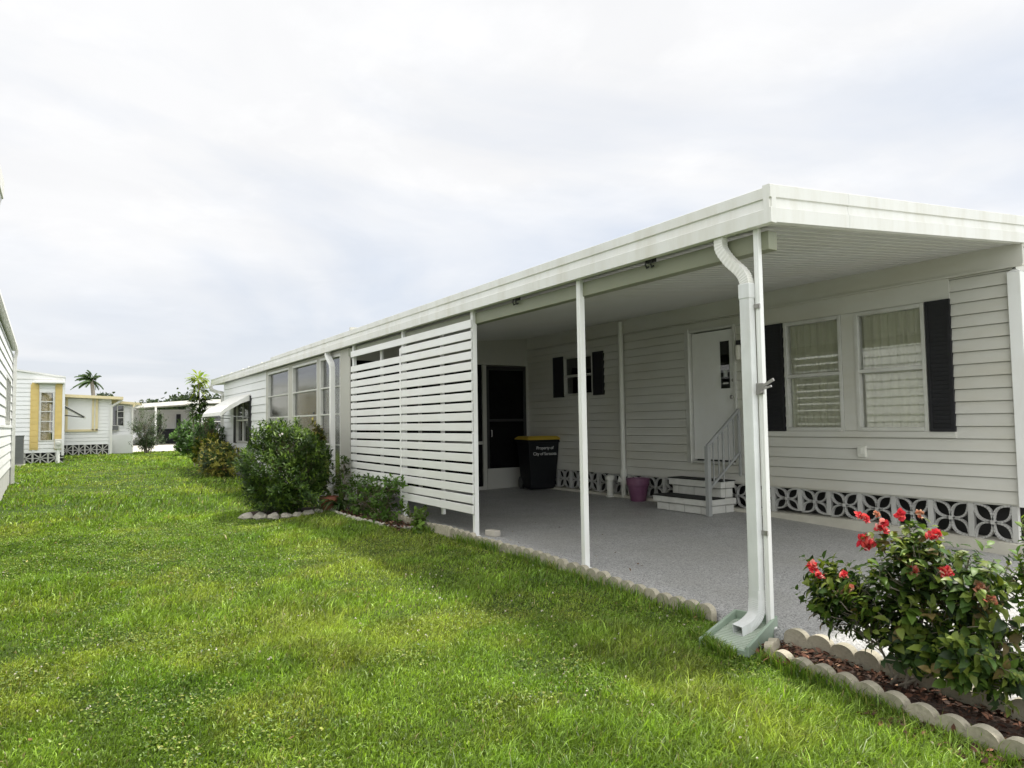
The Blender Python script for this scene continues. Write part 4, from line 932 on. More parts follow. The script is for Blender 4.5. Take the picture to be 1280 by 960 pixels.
def make_blades(n, d0, d1, pw, hmul=1., a0=-12, a1=75):
    x, y, d = sample_ground(n, d0, d1, pw, a0, a1); n = len(x)
    lush = fbm(x, y, .55); pat = fbm(x + 40, y - 13, .9); fine = fbm(x - 9, y + 31, 3.1)
    thin = (fine < .30) & (g.random(n) < .5); x, y, d, lush, pat, fine = [v[~thin] for v in (x, y, d, lush, pat, fine)]; n = len(x)
    z = zlawn(x, y)
    h = (.030 + .045 * sst((lush - .40) / .25)) * g.uniform(.55, 1.35, n) * hmul * (1 + .35 * (fine - .5)); h *= np.where(g.random(n) < .015, 1.9, 1)
    w = np.maximum(.0029, d * .00056) * g.uniform(.7, 1.5, n)
    az = g.uniform(0, 2 * math.pi, n) ; lean = np.abs(g.normal(size=n)) * .55 + .15; 
    wind = np.array([.35, -.15]); dx = np.cos(az) * lean + wind[0] * .5; dy = np.sin(az) * lean + wind[1] * .5
    sa = g.uniform(0, 2 * math.pi, n); sx_, sy_ = np.cos(sa) * w, np.sin(sa) * w
    B = np.stack([x, y, z - .004], 1); S = np.stack([sx_, sy_, np.zeros(n)], 1); Dv = np.stack([dx, dy, np.zeros(n)], 1) * h[:, None]
    Mi = B + np.stack([np.zeros(n), np.zeros(n), h * .62], 1) + Dv * .38; Ti = B + np.stack([np.zeros(n), np.zeros(n), h * (1 - .22 * lean)], 1) + Dv
    V = np.stack([B - S, B + S, Mi - S * .8, Mi + S * .8, Ti], 1).reshape(-1, 3)
    b = (np.arange(n) * 5)[:, None]
    c0 = np.array([.096, .172, .020]); c1 = np.array([.178, .268, .036]); c2 = np.array([.28, .315, .06]); straw = np.array([.30, .25, .12])
    t = sst((.5 * pat + .5 * fine - .25) / .45)[:, None]; col = c0 * (1 - t) + c1 * t
    yl = (sst((fbm(x + 5, y + 77, 1.3) - .5) / .25) * .55)[:, None]; col = col * (1 - yl) + c2 * yl
    col *= np.exp(g.normal(size=(n, 1)) * .38 + (fbm(x * 1.3, y, 3.4) - .5)[:, None] * .9).clip(.3, 2.1); k = g.random(n) < .02 + .03 * yl[:, 0]; col[k] = straw * g.uniform(.6, 1.2, (k.sum(), 1))
    return V, b + np.array([[2, 3, 4]]), b + np.array([[0, 1, 3, 2]]), np.repeat(col, 5, 0)
parts = [make_blades(290000, 2.2, 5.6, .35), make_blades(330000, 5.4, 13., .8), make_blades(240000, 12.5, 46., 1.3, 1.15), make_blades(90000, 1., 40., 1.4, 1.2, -45, -12), make_blades(30000, .4, 2.3, .2)]
def fringe(n, pa, pb, off, hr):
    t = g.random(n) ** 1.0; x = pa[0] + (pb[0] - pa[0]) * t + g.normal(size=n) * .02 - off; y = pa[1] + (pb[1] - pa[1]) * t; k = fbm(x * 3, y, 1.9) > .50; x, y = x[k], y[k]; n = len(x); z = zlawn(x, y)
    h = g.uniform(*hr, n); w = g.uniform(.002, .0042, n); az = g.uniform(0, 6.28, n); ln = g.uniform(.1, .8, n); Dv = np.stack([np.cos(az) * ln, np.sin(az) * ln, np.zeros(n)], 1) * h[:, None]; sa = g.uniform(0, 6.28, n); S = np.stack([np.cos(sa) * w, np.sin(sa) * w, np.zeros(n)], 1)
    B = np.stack([x, y, z], 1); Z = lambda q_: np.stack([np.zeros(n), np.zeros(n), h * q_], 1)
    V = np.stack([B - S, B + S, B + Z(.65) + Dv * .35 - S * .8, B + Z(.65) + Dv * .35 + S * .8, B + Z(.9) + Dv], 1).reshape(-1, 3); b = (np.arange(n) * 5)[:, None]
    col = palette(n, g, [(.09, .17, .02, 2), (.16, .25, .034, 2), (.26, .27, .08, .6)], .2)
    return V, b + np.array([[2, 3, 4]]), b + np.array([[0, 1, 3, 2]]), np.repeat(col, 5, 0)
parts += [fringe(2600, (4.09, 3.75), (4.09, 8.7), .05, (.05, .15)), fringe(1300, (3.80, 3.0), (3.62, 1.2), .06, (.05, .14)), fringe(1100, (3.62, 3.1), (3.72, 3.55), .03, (.05, .12)), fringe(1500, (3.74, 9.2), (3.70, 12.), .05, (.04, .10)), fringe(1500, (2.45, 11.7), (3.5, 11.45), .0, (.04, .10))]
def merge(parts):
    V = []; Tt = []; Q = []; Cc = []; o = 0
    for v, t, q_, c in parts: V.append(v); Tt.append(t + o); Q.append(q_ + o); Cc.append(c); o += len(v)
    return np.concatenate(V), np.concatenate(Tt), np.concatenate(Q), np.concatenate(Cc)
V, t, q_, c = merge(parts)
tag(np_mesh('grass', V, [t, q_], M['grass'], None, c), kind='stuff')
# creeping broad-leaved weeds and clover heads
x, y, d = sample_ground(330000, 2.0, 15, .75, -14, 76); k = fbm(x - 20, y + 8, .8) + .55 * (fbm(x, y, 4.) - .5) + g.normal(size=len(x)) * .06 > .46; x, y, d = x[k], y[k], d[k]; n = len(x)
P = np.stack([x, y, zlawn(x, y) + g.uniform(.008, .035, n)], 1); D = g.normal(size=(n, 3)); D[:, 2] *= .35
s = g.uniform(.007, .015, n)
tag(leaf_mesh('lawn_weeds', P, D, np.tile([0, 0, 1.], (n, 1)) + g.normal(size=(n, 3)) * .3, s * 1.5, s, palette(n, g, [(.11, .18, .024, 2), (.18, .25, .04, 2), (.055, .10, .016, 1.5), (.27, .29, .07, 1.)], .25), 'grass', None, .2), kind='stuff')
x, y, d = sample_ground(4200, 2.0, 24, .75); k = fbm(x + 3, y - 50, .6) > .46; x, y = x[k], y[k]; n = len(x); r_ = 7
P = np.repeat(np.stack([x, y, zlawn(x, y) + g.uniform(.025, .06, n)], 1), r_, 0); s = np.repeat(g.uniform(.006, .011, n), r_)
tag(leaf_mesh('clover_flowers', P, unit(rand_dir(n * r_, g) + [0, 0, .6]), rand_dir(n * r_, g), s, s * .8, palette(n * r_, g, [(.72, .70, .62, 2), (.6, .55, .42, 1)], .08), 'petal', None, 0.), kind='stuff')

n = 60; x = g.uniform(4.25, 7.6, n); y = g.uniform(2., 9., n) ** 1.0; keep = g.random(n) < np.where(x < 4.7, .9, .35); x, y = x[keep], y[keep]; n = len(x)
x2, y2, d2 = sample_ground(130, 2.2, 11, .6); x2, y2 = x2[fbm(x2, y2, .9) > .4], y2[fbm(x2, y2, .9) > .4]
P = np.concatenate([np.stack([x, y, zslab(x, y) + .006], 1), np.stack([x2, y2, zlawn(x2, y2) + .035], 1)]); n = len(P); D = g.normal(size=(n, 3)); D[:, 2] *= .15
tag(leaf_mesh('fallen_leaves', P, D, np.tile([0, 0, 1.], (n, 1)) + g.normal(size=(n, 3)) * .2, g.uniform(.02, .045, n), g.uniform(.012, .022, n), palette(n, g, [(.20, .13, .06, 2), (.12, .07, .035, 2), (.30, .24, .10, 1)], .2), 'chip', None, -.3), kind='stuff')
# ------------------------------------------------------------------ neighbouring homes
def wall_box(mb, x0, x1, y0, y1, z0, z1, pitch=.2, ops_s=(), ops_e=(), ops_w=()):
    siding(mb, x0, x1, z0, z1, list(ops_s), pitch, plane='y', at=y0, sgn=-1); siding(mb, y0, y1, z0, z1, list(ops_e), pitch, plane='x', at=x1, sgn=1)
    siding(mb, y0, y1, z0, z1, list(ops_w), pitch, plane='x', at=x0, sgn=-1); siding(mb, x0, x1, z0, z1, [], pitch, plane='y', at=y1, sgn=1)
    mb.box(x0 + .01, x1 - .01, y0 + .3, y1 - .01, z0, z1 - .01)
def low_roof(mb, x0, x1, y0, y1, za, zb, th=.12):
    mb.add([(x0, y0, za), (x1, y0, zb), (x1, y1, zb), (x0, y1, za), (x0, y0, za - th), (x1, y0, zb - th), (x1, y1, zb - th), (x0, y1, za - th)], [(0, 1, 2, 3), (7, 6, 5, 4), (0, 4, 5, 1), (1, 5, 6, 2), (2, 6, 7, 3), (3, 7, 4, 0)])
def skirt(mb, x0, x1, y, z0, z1):
    n = max(1, round((x1 - x0) / .45)); w_ = (x1 - x0) / n
    for i in range(n):
        a = x0 + i * w_; b = a + w_; cx, cz = (a + b) / 2, (z0 + z1) / 2
        for p, q2 in (((a, z0), (b, z1)), ((a, z1), (b, z0)), ((cx, z0), (cx, z1)), ((a, cz), (b, cz))): mb.bar((p[0], y - .005, p[1]), (q2[0], y - .005, q2[1]), .05, .035)
        mb.box(a - .03, a + .03, y - .04, y + .02, z0, z1)
# near left home: only its corner shows
nh = T('neighbour_home', (-1.11, 21.84, zl(-1.1, 21.8)), 'white sided home at the left edge, its eave and dark side window just in view', 'mobile home', rz=R(1.1))
b = 0.
mb = MB(); siding(mb, -13.4, 0, .45, 3.32, [(-3.5, -1.3, 1.55, 2.5)], .2, plane='x', at=0, sgn=1); siding(mb, -5, 0, .45, 3.32, [], .2, plane='y', at=0, sgn=1); siding(mb, -5, 0, .45, 3.32, [], .2, plane='y', at=-13.4, sgn=-1)
mb.box(-5, -.3, -13.3, -.02, .4, 3.3); siding(mb, -30, -13.4, .45, 3.32, [], .2, plane='x', at=-4.2, sgn=1); mb.box(-8., -4.25, -30, -13.4, -.1, 3.3); mb.box(-.06, .025, -.06, .025, -.1, 3.3); mb.box(.002, .03, -13.4, 0, 1.42, 1.47)  # unseen street-side wing added to keep low sky light out of the carport
mb.build('siding_wall', M['siding_far'], nh, local=True)
MB().box(-.02, -.003, -13.4, -.02, -.1, .45).build('block_base', M['block'], nh, local=True)
mb = MB(); mb.prism([(.08, 3.38), (.11, 3.42), (.10, 3.52), (-2.4, 3.8), (-5.2, 3.5), (-5.2, 3.38), (-.02, 3.38)], -13.8, .12, 'y'); mb.build('roof', M['white_metal'], nh, local=True)
mb = MB()
for y0, y1 in ((-3.5, -2.42), (-2.38, -1.3)):
    mb.box(-.03, .03, y0, y0 + .06, 1.5, 2.55); mb.box(-.03, .03, y1 - .06, y1, 1.5, 2.55); mb.box(-.03, .03, y0 + .06, y1 - .06, 1.5, 1.56); mb.box(-.03, .03, y0 + .06, y1 - .06, 2.49, 2.55)
wnd = mb.build('window', M['frame'], nh, local=True)
MB().box(-.012, -.006, -3.5, -1.3, 1.55, 2.5).build('pane', M['glass_dark'], wnd, local=True)
mb = MB(); mb.box(.03, .10, -.12, -.04, .02, 3.2); elbow_ribs(mb, smooth_path([(.09, -.08, 3.4), (.085, -.08, 3.3), (.065, -.08, 3.2)]), .07, .07, (0, 1, 0), 12); mb.bar((.065, -.08, .06), (.22, -.05, -.02), .07, .06); mb.build('downspout', M['white_metal'], nh, local=True)
nc = T('neighbour_carport', (-.85, 6.9, zl(-.85, 6.9)), 'corner of a white carport roof showing at the left edge, high above the lawn', 'carport')
zz = 1.78
mb = MB(); mb.prism([(-.47, zz), (-.45, zz + .10), (-.44, zz + .105), (-.435, zz + .24), (-4.8, zz + .40), (-4.8, zz + .2), (-.51, zz)], .8, 7.0, 'y'); mb.build('roof', M['white_metal'], nc)
for x, y in ((-.85, 6.7), (-.85, 3.9), (-.85, 1.1), (-4.6, 6.7), (-4.6, 1.1)): MB().box(x - .035, x + .035, y - .035, y + .035, zl(x, y) - .02, zz + .08).build('post', M['post_white'], nc)
# far home with yellow shutters
fa = T('yellow_shutter_home', (-1.2, 30.5, -1.22), 'white end of a far mobile home with a tall window between yellow shutters', 'mobile home')
WA = (-.72, -.27, -.42, 1.36)
mb = MB(); wall_box(mb, -4.6, .03, 30.5, 37., -.83, 1.86, .155, ops_s=[WA])
mb.prism([(-4.6, 1.86), (.03, 1.86), (.03, 1.9), (-4.6, 2.6)], 30.485, 30.7, 'y'); mb.box(-.92, -.86, 30.46, 30.5, -.8, 1.70); mb.box(-.03, .05, 30.45, 30.5, -.95, 1.86); mb.build('siding_wall', M['siding_far'], fa)
mb = MB(); low_roof(mb, -4.7, .06, 30.42, 37.1, 2.65, 1.93, .06); mb.box(-4.6, .03, 30.47, 37, 1.80, 1.86); mb.build('roof', M['roof'], fa)
MB().box(-.88, .02, 30.22, 30.47, 1.66, 1.71).build('window_hood', M['white_metal'], fa)
mb = MB(); x0, x1, z0, z1 = WA
mb.box(x0, x0 + .05, 30.46, 30.55, z0, z1); mb.box(x1 - .05, x1, 30.46, 30.55, z0, z1); mb.box(x0 + .05, x1 - .05, 30.46, 30.55, z1 - .04, z1); mb.box(x0 + .05, x1 - .05, 30.46, 30.55, z0, z0 + .04)
for i in range(1, 5): z_ = z0 + (z1 - z0) * i / 5; mb.box(x0 + .05, x1 - .05, 30.47, 30.54, z_ - .018, z_ + .018)
wnd = mb.build('window', M['frame'], fa); MB().box(x0 + .05, x1 - .05, 30.52, 30.525, z0 + .04, z1 - .04).build('pane', M['glass'], wnd); MB().box(x0 + .03, x1 - .09, 30.58, 30.60, z0, z1).build('curtain', M['cream_cloth'], wnd); MB().box(x0, x1, 30.68, 30.70, z0, z1).build('reveal_backing', M['dark'], wnd)
for a, b in ((-.90 + .08, -.50 - .22), (-.27, -.03)):
    a, b = (-.99, -.74) if a < -.6 else (-.25, -.02)
    mb = MB(); mb.box(a, b, 30.455, 30.49, -.72, 1.62)
    for i in range(11): z_ = -.66 + i * .215; mb.box(a + .03, b - .03, 30.445, 30.455, z_, z_ + .19)
    mb.build('shutter', M['yellow'], fa)
mb = MB(); skirt(mb, -4.6, .03, 30.53, -1.22, -.83); mb.build('breeze_block_skirting', M['block'], fa); MB().box(-4.6, .02, 30.66, 36.9, -1.25, -.84).build('crawl_space_wall', M['dark'], fa)
mb = MB(); mb.prism([(.04, .95), (.75, .52), (.78, .44), (.70, .46), (.04, .86)], 33.0, 34.6, 'y'); o = mb.build('awning', M['white_metal'], fa); mb = MB(); mb.bar((.7, 33.05, .46), (.04, 33.05, .55), .03, .04); mb.bar((.72, 32.98, .47), (.04, 32.98, .90), .03, .05); mb.build('bracket', M['black_metal'], o)
mt = T('utility_meter', (-.13, 30.1, -1.22), 'grey utility meter box on a short white pole before the far home', 'meter')
MB().tube([(-.13, 30.1, -1.25), (-.13, 30.1, -.62)], .055, 10).build('pole', M['post_white'], mt); mb = MB(); mb.box(-.24, -.02, 30.0, 30.18, -.70, -.35); mb.tube([(-.13, 30.0, -.5), (-.13, 29.93, -.5)], .07, 14); mb.build('meter_box', M['frame'], mt, bevel=.01)
ac = T('air_conditioner', (-1.28, 29.4, -1.24), 'dark grey boxy air conditioning unit beside the left home', 'air conditioner')
mb = MB(); mb.box(-1.62, -1.13, 29.35, 29.9, -1.18, -.22); mb.box(-1.64, -1.11, 29.33, 29.92, -.22, -.19); 
for i in range(14): z_ = -1.1 + i * .06; mb.box(-1.60, -1.15, 29.342, 29.35, z_, z_ + .035)
mb.build('housing', M['grey_unit'], ac); MB().box(-1.68, -1.07, 29.3, 29.95, -1.26, -1.18).build('pad', M['curb'], ac)
# cream-roofed home beyond it, with a lower wing
fb = T('cream_trim_home', (1., 37.8, -1.2), 'white far home with cream roof edge, shuttered picture window and small wing', 'mobile home')
mb = MB(); wall_box(mb, -4., 1.86, 37.8, 44., -.72, 1.42, .16); mb.box(1.80, 1.9, 37.76, 37.8, -1.2, 1.40); mb.build('siding_wall', M['siding_far'], fb)
mb = MB(); wall_box(mb, 1.86, 2.84, 39.2, 43., -.3, 1.28, .16, ops_s=[(2.0, 2.5, .15, 1.1)]); mb.box(1.9, 2.86, 39.0, 42.9, -1.22, -.30); mb.box(2.78, 2.88, 39.15, 39.25, -1.2, 1.28); mb.build('wing_wall', M['siding_far'], fb)
mb = MB(); low_roof(mb, -4.2, 2.35, 37.3, 44.2, 1.76, 1.46, .13); mb.build('roof', M['cream'], fb)
mb = MB(); low_roof(mb, 1.9, 3.25, 38.9, 43.2, 1.34, 1.24, .12); mb.build('wing_roof', M['cream'], fb)
mb = MB(); mb.box(.18, 1.12, 37.74, 37.8, -.02, 1.38); mb.build('picture_window', M['shade_panel'], fb)
mb = MB(); mb.box(.08, .18, 37.72, 37.8, -.08, 1.42); mb.box(1.12, 1.20, 37.70, 37.8, -.08, 1.42); mb.box(1.26, 1.36, 37.70, 37.8, -.08, 1.42); mb.box(.08, 1.36, 37.70, 37.8, -.12, -.02); mb.build('window_trim', M['cream'], fb)
MB().box(1.20, 1.26, 37.74, 37.8, -.02, 1.42).build('window_edge', M['shade_panel'], fb)
mb = MB(); skirt(mb, -1., 1.80, 37.83, -1.2, -.72); mb.build('breeze_block_skirting', M['block'], fb); MB().box(-4, 1.85, 37.92, 43.9, -1.22, -.73).build('crawl_space_wall', M['dark'], fb)
wnd = MB().box(2.0, 2.04, 39.14, 39.2, .1, 1.15).box(2.2, 2.24, 39.14, 39.2, .1, 1.15).box(2.48, 2.52, 39.14, 39.2, .1, 1.15).box(2.24, 2.48, 39.14, 39.2, 1.1, 1.15).box(2.24, 2.48, 39.15, 39.2, .5, .53).box(2.24, 2.48, 39.15, 39.2, .8, .83).build('wing_window', M['frame'], fb)
MB().box(2.0, 2.52, 39.19, 39.195, .12, 1.12).build('pane', M['glass_dark'], wnd)
mb = MB(); mb.box(1.95, 2.3, 39.0, 39.25, -.12, .16); acw = mb.build('window_unit', M['wall_plain'], fb); MB().box(1.99, 2.26, 38.985, 39.0, -.08, .12).build('grille', M['grey_unit'], acw)
mb = MB(); mb.bar((2.32, 37.5, 1.32), (1.9, 37.75, 1.02), .08, .08); mb.box(1.86, 1.94, 37.7, 37.78, -1.18, 1.04); mb.bar((3.2, 38.95, 1.18), (2.86, 39.1, .95), .08, .08); mb.box(2.82, 2.9, 39.06, 39.14, -1.18, .98); mb.build('downspout', M['white_metal'], fb)
# far carport home across the street
fc = T('far_carport_home', (6., 55.5, -1.165), 'low white home with a deep shaded carport across the far driveway', 'mobile home')
mb = MB(); siding(mb, 2., 7.9, -1.16, 1.35, [], .2, plane='y', at=58.5, sgn=-1); siding(mb, 7.9, 14., -.9, 1.5, [(8.5, 9.6, -.1, .9), (11., 12., -.1, .9)], .2, plane='y', at=53.8, sgn=-1); siding(mb, 53.8, 58.5, -1.16, 1.5, [], .2, plane='x', at=7.9, sgn=-1)
mb.box(7.95, 14, 54.0, 58.4, -1.16, 1.4); mb.box(7.9, 14, 53.82, 54, -1.16, -.9); mb.build('siding_wall', M['siding_far'], fc)
mb = MB(); low_roof(mb, 1.5, 8.2, 53.2, 59, 1.42, 1.92, .26); mb.add([(8.2, 53.2, 1.92), (14.4, 53.2, 2.1), (14.4, 59, 2.1), (8.2, 59, 1.92), (8.2, 53.2, 1.66), (14.4, 53.2, 1.8), (14.4, 59, 1.8), (8.2, 59, 1.66)], [(0, 1, 2, 3), (7, 6, 5, 4), (0, 4, 5, 1)]); mb.build('roof', M['white_metal'], fc)
for x in (8.0, 5.3, 2.6): MB().box(x - .06, x + .06, 53.35, 53.47, -1.165, 1.6).build('post', M['post_white'], fc)
for x0 in (8.5, 11.): w = MB().box(x0, x0 + .06, 53.74, 53.8, -.1, .9).box(x0 + 1.04, x0 + 1.1, 53.74, 53.8, -.1, .9).box(x0, x0 + 1.1, 53.75, 53.79, .37, .42).build('window', M['frame'], fc); MB().box(x0, x0 + 1.1, 53.79, 53.795, -.1, .9).build('pane', M['glass_dark'], w)
for x0 in (5.9, 7.2): MB().box(x0, x0 + .3, 58.43, 58.48, -.6, 1.).build('shutter', M['black'], fc)
MB().box(6.3, 7.1, 58.42, 58.49, -1.15, 1.).build('door', M['door'], fc)
fbn = T('far_bin', (6.3, 55.2, -1.165), 'dark wheeled bin standing inside the far shaded carport', 'trash bin')
mb = MB(); mb.add([(5.75, 54.9, -1.1), (6.75, 54.9, -1.1), (6.75, 55.6, -1.1), (5.75, 55.6, -1.1), (5.65, 54.8, -.2), (6.85, 54.8, -.2), (6.85, 55.7, -.2), (5.65, 55.7, -.2)], [(3, 2, 1, 0), (4, 5, 6, 7), (0, 1, 5, 4), (1, 2, 6, 5), (2, 3, 7, 6), (3, 0, 4, 7)]); mb.build('body', M['bin'], fbn, bevel=.04)
mb = MB(); mb.prism([(5.6, -.2), (6.9, -.2), (6.8, -.08), (5.7, -.08)], 54.75, 55.75, 'y'); mb.build('lid', M['bin'], fbn, bevel=.02)
# parked car under it
car = T('parked_car', (3.9, 55.2, -1.165), 'silver car parked in the shade of the far carport', 'car')
prof = [(-2.1, .35), (-2.15, .6), (-2.0, .85), (-1.2, .95), (-.6, 1.35), (.7, 1.4), (1.5, .98), (2.05, .9), (2.15, .6), (2.1, .35)]
def carx(y): return [(y_ + 55.6, z_ - 1.165) for y_, z_ in prof]
mb = MB(); mb.prism(carx(0), 3.05, 4.75, 'x'); mb.build('body', M['car'], car, bevel=.08)
mb = MB(); mb.prism([(54.45, -.19), (54.98, .15), (56.25, .2), (57.05, -.15)], 3.03, 4.77, 'x'); mb.add([(3.2, 54.38, -.2), (4.6, 54.38, -.2), (4.5, 54.93, .14), (3.3, 54.93, .14)], [(0, 1, 2, 3)]); mb.build('windscreen', M['black'], car)
for x in (3.03, 4.6):
    for y in (54.3, 56.9): MB().tube([(x, y, -.85), (x + .18, y, -.85)], .32, 18).build('wheel', M['black_metal'], car)
for x in (3.35, 4.2): MB().box(x, x + .3, 53.44, 53.5, -.62, -.48).build('headlight', M['poster'], car)

# ------------------------------------------------------------------ far trees
def far_tree(x, y, h, rw, seed, label, cols, trunk_h=.45, group='trees beyond the homes', n=420, L=.55):
    g = np.random.default_rng(seed); b = zl(x, y); o = T('tree', (x, y, b), label, 'tree', group)
    P = np.concatenate([blob(n // 4, (x + g.uniform(-.5, .5) * rw, y + g.uniform(-.5, .5) * rw, b + h * (trunk_h + (1 - trunk_h) * g.uniform(.3, .7))), (rw * g.uniform(.45, .75), rw * .6, h * (1 - trunk_h) * g.uniform(.3, .45)), g, .4, .25, None, i) for i in range(5)])
    D = rand_dir(len(P), g); leaf_mesh('crown', np.repeat(P, 5, 0) + g.normal(size=(len(P) * 5, 3)) * L * .6, rand_dir(len(P) * 5, g), rand_dir(len(P) * 5, g), L, L * .5, np.repeat(palette(len(P), g, cols, .25), 5, 0), 'leaf_soft', o)
    mb = MB(); mb.tube(smooth_path([(x, y, b), (x + .2, y, b + h * .3), (x, y, b + h * .6)], 4), list(np.linspace(h * .035, h * .015, 9)), 8)
    for i in range(5): a = g.uniform(0, 6.28); mb.tube([(x, y, b + h * .45), (x + math.cos(a) * rw * .6, y + math.sin(a) * rw * .6, b + h * g.uniform(.65, .85))], [h * .015, h * .005], 6)
    mb.build('trunk', M['greybark'], o); return o
FAR = [(.045, .068, .036, 2), (.065, .09, .045, 2), (.035, .05, .03, 1)]
for (x, y, h, rw, sd, lab) in ((9.2, 96., 4.2, 1.7, 1, 'small dark tree beyond the far carport, leftmost of the row'), (13.0, 99., 5.0, 2.9, 2, 'broad dark tree beyond the far carport, second from the left'), (17.4, 100., 4.9, 2.8, 3, 'broad dark tree beyond the far carport, third from the left'), (21.0, 102., 4.7, 2.2, 4, 'dark tree beyond the far carport, nearest the tall pale-topped plant'), (3.2, 76., 4.0, 1.2, 5, 'rounded green tree peeping over the cream roof'), (26, 110, 4.8, 2.6, 6, 'dark tree behind the long home, mostly hidden by its roof')):
    far_tree(x, y, h, rw, sd, lab, FAR)
g = np.random.default_rng(60)
px, py = 1.9, 66.; pb = -1.2; ph = 5.15
palm = T('palm_tree', (px, py, pb), 'windswept palm tree rising behind the cream roofed home', 'palm tree')
MB().tube(smooth_path([(px + .3, py, pb), (px + .25, py, pb + 2.5), (px, py, pb + ph)], 6), list(np.linspace(.2, .13, 13)), 8).build('trunk', M['greybark'], palm)
P = []; D = []; Nn = []; Ls = []
for i in range(26):
    a = g.uniform(0, 2 * math.pi); el = g.uniform(-.25, 1.3); d = np.array([math.cos(a) * math.cos(el) - .45, math.sin(a) * math.cos(el), math.sin(el)]); d /= np.linalg.norm(d); fl_ = g.uniform(.95, 1.45)
    for j in range(26):
        t = (j + 1) / 26; p = np.array([px, py, pb + ph]) + d * fl_ * t + np.array([-.25 * t * t, 0, -.75 * t * t]) * fl_ * .6
        tan = d + np.array([-.5 * t, 0, -1.5 * t]) * .6; s_ = np.cross(tan, [0, 0, 1]); s_ /= np.linalg.norm(s_) + 1e-6
        for sgn in (-1, 1): P.append(p); D.append(s_ * sgn * .8 + tan * .5 + np.array([-.1, 0, -.35])); Nn.append([0, 0, 1]); Ls.append(.36 * (1 - .55 * t))
P, D, Nn, Ls = map(np.array, (P, D, Nn, Ls)); leaf_mesh('fronds', P, D, Nn.astype(float), Ls, .06, palette(len(P), g, [(.05, .095, .03, 2), (.09, .14, .05, 2), (.035, .06, .02, 1)]), 'leaf_soft', palm, .3)

# ------------------------------------------------------------------ sky and sun
w = bpy.data.worlds.new('World'); scene.world = w; w.use_nodes = True; nt = w.node_tree
for n_ in list(nt.nodes): nt.nodes.remove(n_)
out = N(nt, 'ShaderNodeOutputWorld'); bg = N(nt, 'ShaderNodeBackground'); bg.inputs[1].default_value = .1
SUN = Vector((.41, .035, 1.)).normalized()
sky = N(nt, 'ShaderNodeTexSky', sky_type='NISHITA', sun_disc=False); sky.sun_elevation = math.asin(SUN.z); sky.sun_rotation = math.atan2(SUN.x, SUN.y)
sky.air_density = 1.; sky.dust_density = 1.5; sky.ozone_density = 1.5
tc = N(nt, 'ShaderNodeTexCoord'); sep = N(nt, 'ShaderNodeSeparateXYZ'); nt.links.new(tc.outputs['Generated'], sep.inputs[0])
def mth(op, a, b=None, c=None, clamp=False):
    n_ = N(nt, 'ShaderNodeMath', operation=op); n_.use_clamp = clamp
    for i, v in enumerate((a, b, c)):
        if v is None: continue
        if isinstance(v, (int, float)): n_.inputs[i].default_value = v
        else: nt.links.new(v, n_.inputs[i])
    return n_.outputs[0]
zc_ = mth('MAXIMUM', sep.outputs[2], 0.); den = mth('ADD', zc_, .16)
cmb = N(nt, 'ShaderNodeCombineXYZ'); nt.links.new(mth('DIVIDE', sep.outputs[0], den), cmb.inputs[0]); nt.links.new(mth('DIVIDE', sep.outputs[1], den), cmb.inputs[1])
n1 = noise(nt, cmb.outputs[0], 1.1, 7, .55, .4); n2 = noise(nt, cmb.outputs[0], .55, 6, .5, .6); n3 = noise(nt, cmb.outputs[0], 2.6, 8, .6, .3)
cover = mth('MULTIPLY_ADD', zc_, 1.3, .0)
cov = mth('ADD', mth('MULTIPLY', ramp(nt, n2, .36, .60), .8), cover); cov = mth('MAXIMUM', mth('MULTIPLY', cov, 1., clamp=True), .42)
grey = mixcol(nt, ramp(nt, n1, .33, .68), (8.15, 8.2, 8.35), (9.0, 9.02, 9.1))
grey = mixcol(nt, ramp(nt, n3, .50, .72, (0,) * 3, (.75,) * 3), grey, (9.3, 9.3, 9.35))
hz = mixcol(nt, ramp(nt, zc_, 0., .22), (6.6, 7.0, 7.7), (5.6, 6.5, 8.0))
blue = mixcol(nt, .75, sky.outputs[0], hz)
col = mixcol(nt, cov, blue, grey)
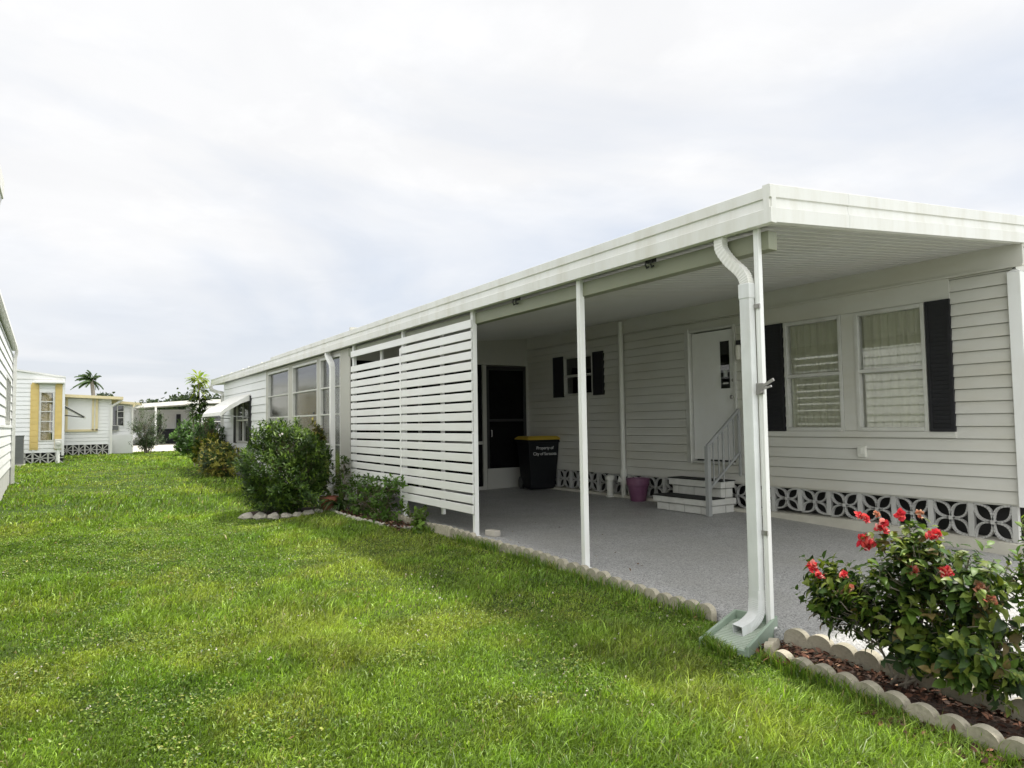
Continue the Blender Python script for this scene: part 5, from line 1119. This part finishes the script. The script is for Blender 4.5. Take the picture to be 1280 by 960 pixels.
# added brightness in the unseen sky, most behind the camera, lights carport and slats
vd = N(nt, 'ShaderNodeVectorMath', operation='DOT_PRODUCT'); nt.links.new(tc.outputs['Generated'], vd.inputs[0]); vd.inputs[1].default_value = Vector((-.22, -.88, .42)).normalized()
away = ramp(nt, mth('MULTIPLY_ADD', vd.outputs['Value'], .5, .5), .48, .96, (.845, .845, .845), (2.0, 1.98, 1.94))
col = mixcol(nt, 1., col, away, 'MULTIPLY')
nt.links.new(col, bg.inputs[0]); nt.links.new(bg.outputs[0], out.inputs[0])
sl = bpy.data.lights.new('sun', 'SUN'); sl.energy = 4.6; sl.angle = R(3.); sl.color = (1., .955, .88)
so = bpy.data.objects.new('sun', sl); C.objects.link(so); so.rotation_euler = SUN.to_track_quat('Z', 'Y').to_euler()

# ------------------------------------------------------------------ lift to floor level, camera
for o in list(C.objects):
    if o.parent is None and o.type != 'LIGHT': o.location.z += EYE
cam = bpy.data.cameras.new('camera'); co = bpy.data.objects.new('camera', cam); C.objects.link(co)
yaw, pitch, roll, fpx = .566632, .0543339, -.0152423, 882.485
f = Vector((math.sin(yaw) * math.cos(pitch), math.cos(yaw) * math.cos(pitch), math.sin(pitch)))
r0 = Vector((math.cos(yaw), -math.sin(yaw), 0)); u0 = r0.cross(f)
r_ = r0 * math.cos(roll) + u0 * math.sin(roll); u_ = -r0 * math.sin(roll) + u0 * math.cos(roll)
m = Matrix((r_, u_, -f)).transposed().to_4x4(); m.translation = (0, 0, EYE); co.matrix_world = m
cam.sensor_width = 36; cam.lens = 36 * fpx / 1280; cam.clip_end = 3000; cam.clip_start = .05
scene.camera = co
vs_ = scene.view_settings; scene.display_settings.display_device = 'sRGB'; vs_.view_transform = 'Standard'; vs_.look = 'None'; vs_.exposure = .42; vs_.gamma = 1.; vs_.use_curve_mapping = False
scene.render.engine = 'CYCLES'; cy = scene.cycles; cy.use_denoising = True; cy.max_bounces = 7; cy.diffuse_bounces = 4; cy.glossy_bounces = 3; cy.transparent_max_bounces = 12; cy.transmission_bounces = 3
cy.sample_clamp_indirect = 8
